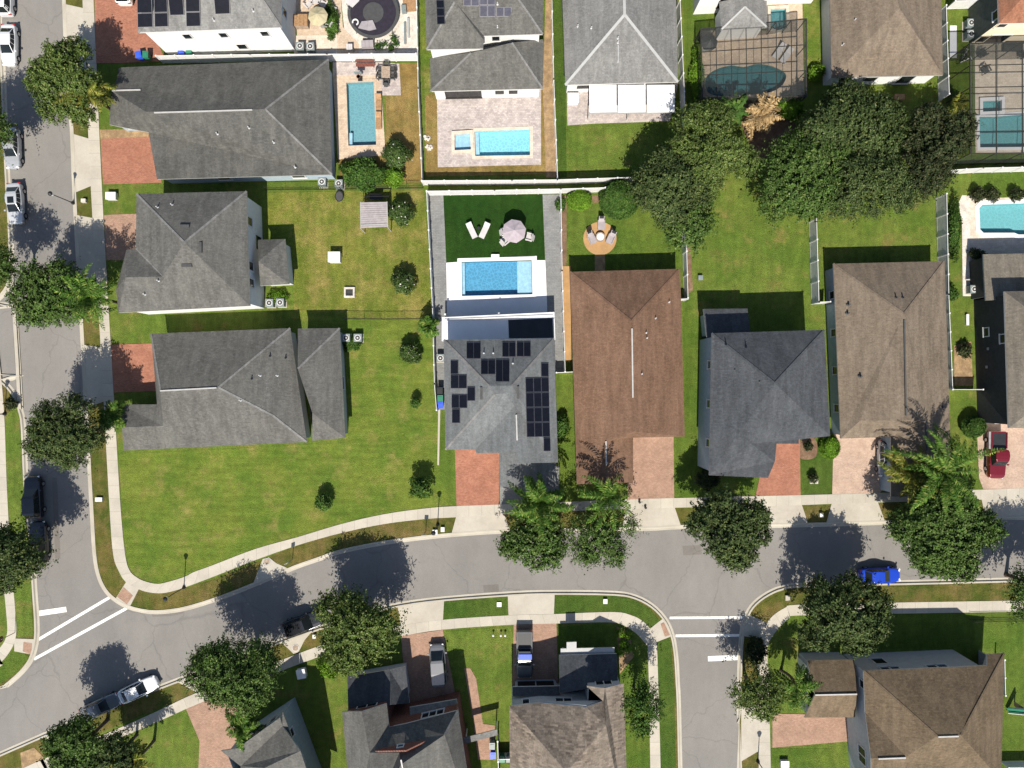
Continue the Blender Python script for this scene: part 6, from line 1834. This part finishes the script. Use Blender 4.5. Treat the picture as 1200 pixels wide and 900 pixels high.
# stacked bikes and clutter beside the olive wall
def bicycle(px, py, deg, label):
    o = thing('bicycle', label, 'bicycle', W(px, py), R(deg))
    for x in (-.52, .52):
        b = MB()
        for k in range(18):
            t0, t1 = k * math.pi / 9, (k + 1) * math.pi / 9
            b.tube((x + .33 * math.cos(t0), 0, .34 + .33 * math.sin(t0)), (x + .33 * math.cos(t1), 0, .34 + .33 * math.sin(t1)), .03, .03, 6)
        for k in range(6): b.beam((x, 0, .34), (x + .32 * math.cos(k), 0, .34 + .32 * math.sin(k)), .008, .008)
        b.build('wheel', M['rubber'], o, local=True)
    b = MB()
    for p, q in (((-.52, 0, .34), (-.1, 0, .32)), ((-.1, 0, .32), (-.2, 0, .85)), ((-.2, 0, .8), (.38, 0, .85)), ((-.1, 0, .32), (.38, 0, .8)), ((.52, 0, .34), (.36, 0, .98)), ((-.52, 0, .34), (-.19, 0, .78))): b.tube(p, q, .025, .025, 8)
    b.build('frame', M['vinyl'], o, local=True)
    b = MB(); b.box((-.22, 0, .9), (.26, .14, .06)); b.build('saddle', M['black'], o, local=True)
    b = MB(); b.beam((.34, -.3, 1.0), (.34, .3, 1.0), .03, .03); b.build('handlebar', M['vinyl'], o, local=True)


bicycle(1127, 66, 70, 'white bicycle leaning by the olive wall, nearer the air conditioners'); bicycle(1128, 73, 20, 'white bicycle by the olive wall, nearer the lawn')


# lamp posts, signs, boxes on the verge
def lamp(px, py, label, h=4.0):
    o = thing('street_lamp', label, 'street lamp', W(px, py), group='black street lamps')
    b = MB(); b.lathe([(.2, 0), (.2, .15), (.09, .4), (.055, .6), (.045, h)], n=12); b.build('pole', M['iron'], o, local=True)
    b = MB(); b.lathe([(.07, h), (.16, h + .05), (.2, h + .42), (.06, h + .45)], n=10); b.build('lantern', M['headlamp'], o, local=True)
    b = MB(); b.lathe([(.27, h + .43), (.2, h + .55), (.04, h + .68)], n=10); b.build('cap', M['iron'], o, local=True)


lamp(513, 615, 'black lamp post at the solar house end of the big corner lawn'); lamp(6, 485, 'black lamp post at the alley corner on the left edge'); lamp(216, 688, 'black lamp post on the corner verge beside the crosswalk'); lamp(888, 892, 'black lamp post on the side street verge', 3.6)
lamp(86, 238, 'black lamp post on the left road kerb by the pyramid roofed house', 3.6)


def sign(px, py, label, deg=0, kind='plate', h=2.2):
    o = thing('street_sign', label, 'sign', W(px, py), R(deg), 'signs on thin posts')
    b = MB(); b.box((0, 0, h / 2), (.06, .06, h)); b.build('post', M['steel'], o, local=True)
    b = MB()
    if kind == 'stop': b.tube((0, .035, h), (0, .05, h), .38, .38, 8, 0)
    else: b.box((0, .045, h - .15), (.45, .02, .6))
    b.build('plate', M['w_brick' if kind == 'stop' else 'trim'], o, local=True)


sign(499, 623, 'thin sign post on the verge west of the black lamp post'); sign(343, 655, 'thin sign post beside the concrete drain inlet', 20); sign(18, 741, 'thin sign post beside the lower left curb ramp', 90, 'stop')


def ubox(px, py, w, d, h, label, m='vinyl', rz=0, name='utility_box'):
    o = thing(name, label, 'utility box', W(px, py) + Vector((0, 0, .02)), rz, 'pale utility boxes in the grass')
    b = MB(); b.box((0, 0, h * .45), (w, d, h * .9)); b.build('body', M[m], o, local=True)
    b = MB(); b.box((0, 0, h * .95), (w * 1.08, d * 1.08, h * .1)); b.build('lid', M[m], o, local=True)


ubox(510, 623, .55, .5, .3, 'low white box beside the lamp post, nearer the thin sign'); ubox(519, 620, .4, .5, .3, 'low white box beside the lamp post, nearer the driveway')
ubox(117, 585, .75, .45, .25, 'low white box in the left road verge'); ubox(709, 704, .45, .5, .3, 'small white box in the curved verge strip'); ubox(922, 700, .5, .55, .3, 'small white box in the verge by the big oak', 'concrete')
ubox(585, 708, .5, .5, .15, 'pale round meter lid in the verge before the brick gabled house'); ubox(355, 787, .95, 1.0, .75, 'white pedestal cabinet on the lawn beside the big oak', rz=.2)
ubox(369, 745, .35, .4, .3, 'small white box on the grass beside the black SUV'); ubox(100, 236, .5, .4, .4, 'tan box in the grass near the pale silver sedan', 'gravel')
ubox(133, 231, 1.1, .8, .6, 'pale cabinet on the lawn beside the pyramid roofed house'); ubox(961, 603, .35, .4, .4, 'small pale box in the verge of the tan house')
ubox(820, 326, .5, .5, .4, 'grey green box on the lawn beside the brown roof', 'grey_bin'); ubox(918, 893, .9, .7, .5, 'pale planter on the lawn by the side street lamp'); ubox(953, 564, .9, .5, .2, 'pale stone block on the strip lawn of the slate house', 'gravel')
ubox(1132, 375, .3, 1.2, .3, 'white trim box at the foot of the charcoal wall'); ubox(671, 118, 1.2, 1.1, .8, 'white hot tub cabinet beside the patio cover')
ubox(1052, 115, 1.1, .6, .4, 'small wooden bench box behind the tan hip roof', 'wood_orange')
for x, y, l in ((578, 743, 'garden light stake nearest the grey pickup drive'), (587, 743, 'middle garden light stake of the row by the sidewalk'), (592, 743, 'last garden light stake of the row by the sidewalk')):
    o = thing('garden_light', l, 'garden light', W(x, y), group='garden light stakes')
    b = MB(); b.tube((0, 0, 0), (0, 0, .5), .03, .03, 6); b.build('stake', M['iron'], o, local=True)
    b = MB(); b.lathe([(.14, .5), (.12, .58), (.03, .62)], n=10); b.build('head', M['trim'], o, local=True)
for x, y, l in ((749, 588, 'black bollard light on the sidewalk apron, upper'), (756, 594.5, 'black bollard light on the sidewalk apron, lower')):
    o = thing('post_cap', l, 'bollard', W(x, y) + Vector((0, 0, .05)), group='black bollards'); b = MB(); b.tube((0, 0, 0), (0, 0, .35), .13, .12, 10); b.build('post', M['black'], o, local=True)
    b = MB(); b.lathe([(.15, .35), (.1, .42)], n=10); b.build('cap', M['black'], o, local=True)
# slide of the play set at the right edge
o = thing('slide', 'green and white playground slide at the right edge', 'slide', W(1190, 831))
P0, P1 = W(1181, 832, .2), W(1203, 834, 1.9)
b = MB(); b.beam(P0, P1, .55, .05); b.build('chute', M['green_bin'], o)
for s in (-1, 1):
    b = MB(); b.beam(P0 + Vector((0, s * .3, .08)), P1 + Vector((0, s * .3, .08)), .07, .18); b.build('side_rail', M['vinyl'], o)
b = MB(); b.beam(P1, (P1.x, P1.y, 0), .12, .5); b.build('ladder', M['wood'], o)
# things on the terrace and beside H9
for i, (x, y) in enumerate(((1182 - 40, 297), (1150, 301))):
    shrub(x, y, 5, ('dark potted shrub on the shaded patio, nearer the path', 'dark potted shrub on the shaded patio, nearer the roof')[i], 1.2, 'leaf_dark', group='potted shrubs on the shaded patio')
shrub(947, 523, 3.5, 'palmette like little shrub in the mulch by the slate house', .9, 'leaf_dark'); shrub(953, 560, 3.5, 'tiny dark shrub behind the pale stone block', .9, 'leaf_dark')
# ------------------------------------------------------------------ light and camera
world = bpy.data.worlds.new("World"); scene.world = world; world.use_nodes = True
wt = world.node_tree; bg = wt.nodes['Background']
sky = wt.nodes.new('ShaderNodeTexSky'); sky.sky_type = 'NISHITA'; sky.sun_disc = False
SUN_EL, SUN_ROT = R(50), R(183)
sky.sun_elevation = SUN_EL; sky.sun_rotation = SUN_ROT
wt.links.new(sky.outputs[0], bg.inputs[0]); bg.inputs[1].default_value = .080
sl = bpy.data.lights.new('sun', 'SUN'); sl.energy = 4.5; sl.angle = R(.5); sl.color = (1, .94, .84)
so = link(bpy.data.objects.new('sun', sl)); so.rotation_euler = (R(40), 0, R(-3))     # light comes from the south, shadows fall to the top of the picture
cd = bpy.data.cameras.new('camera'); cam = link(bpy.data.objects.new('camera', cd))
cam.location = (0, 0, CAM_H); cam.rotation_euler = (0, 0, 0); cd.sensor_width = 36; cd.lens = 36 * CAM_H / 120; cd.clip_end = 2000
scene.camera = cam
scene.view_settings.view_transform = 'Standard'; scene.view_settings.look = 'None'
scene.view_settings.exposure = .90; scene.view_settings.gamma = 1
scene.cycles.max_bounces = 6; scene.cycles.transparent_max_bounces = 16
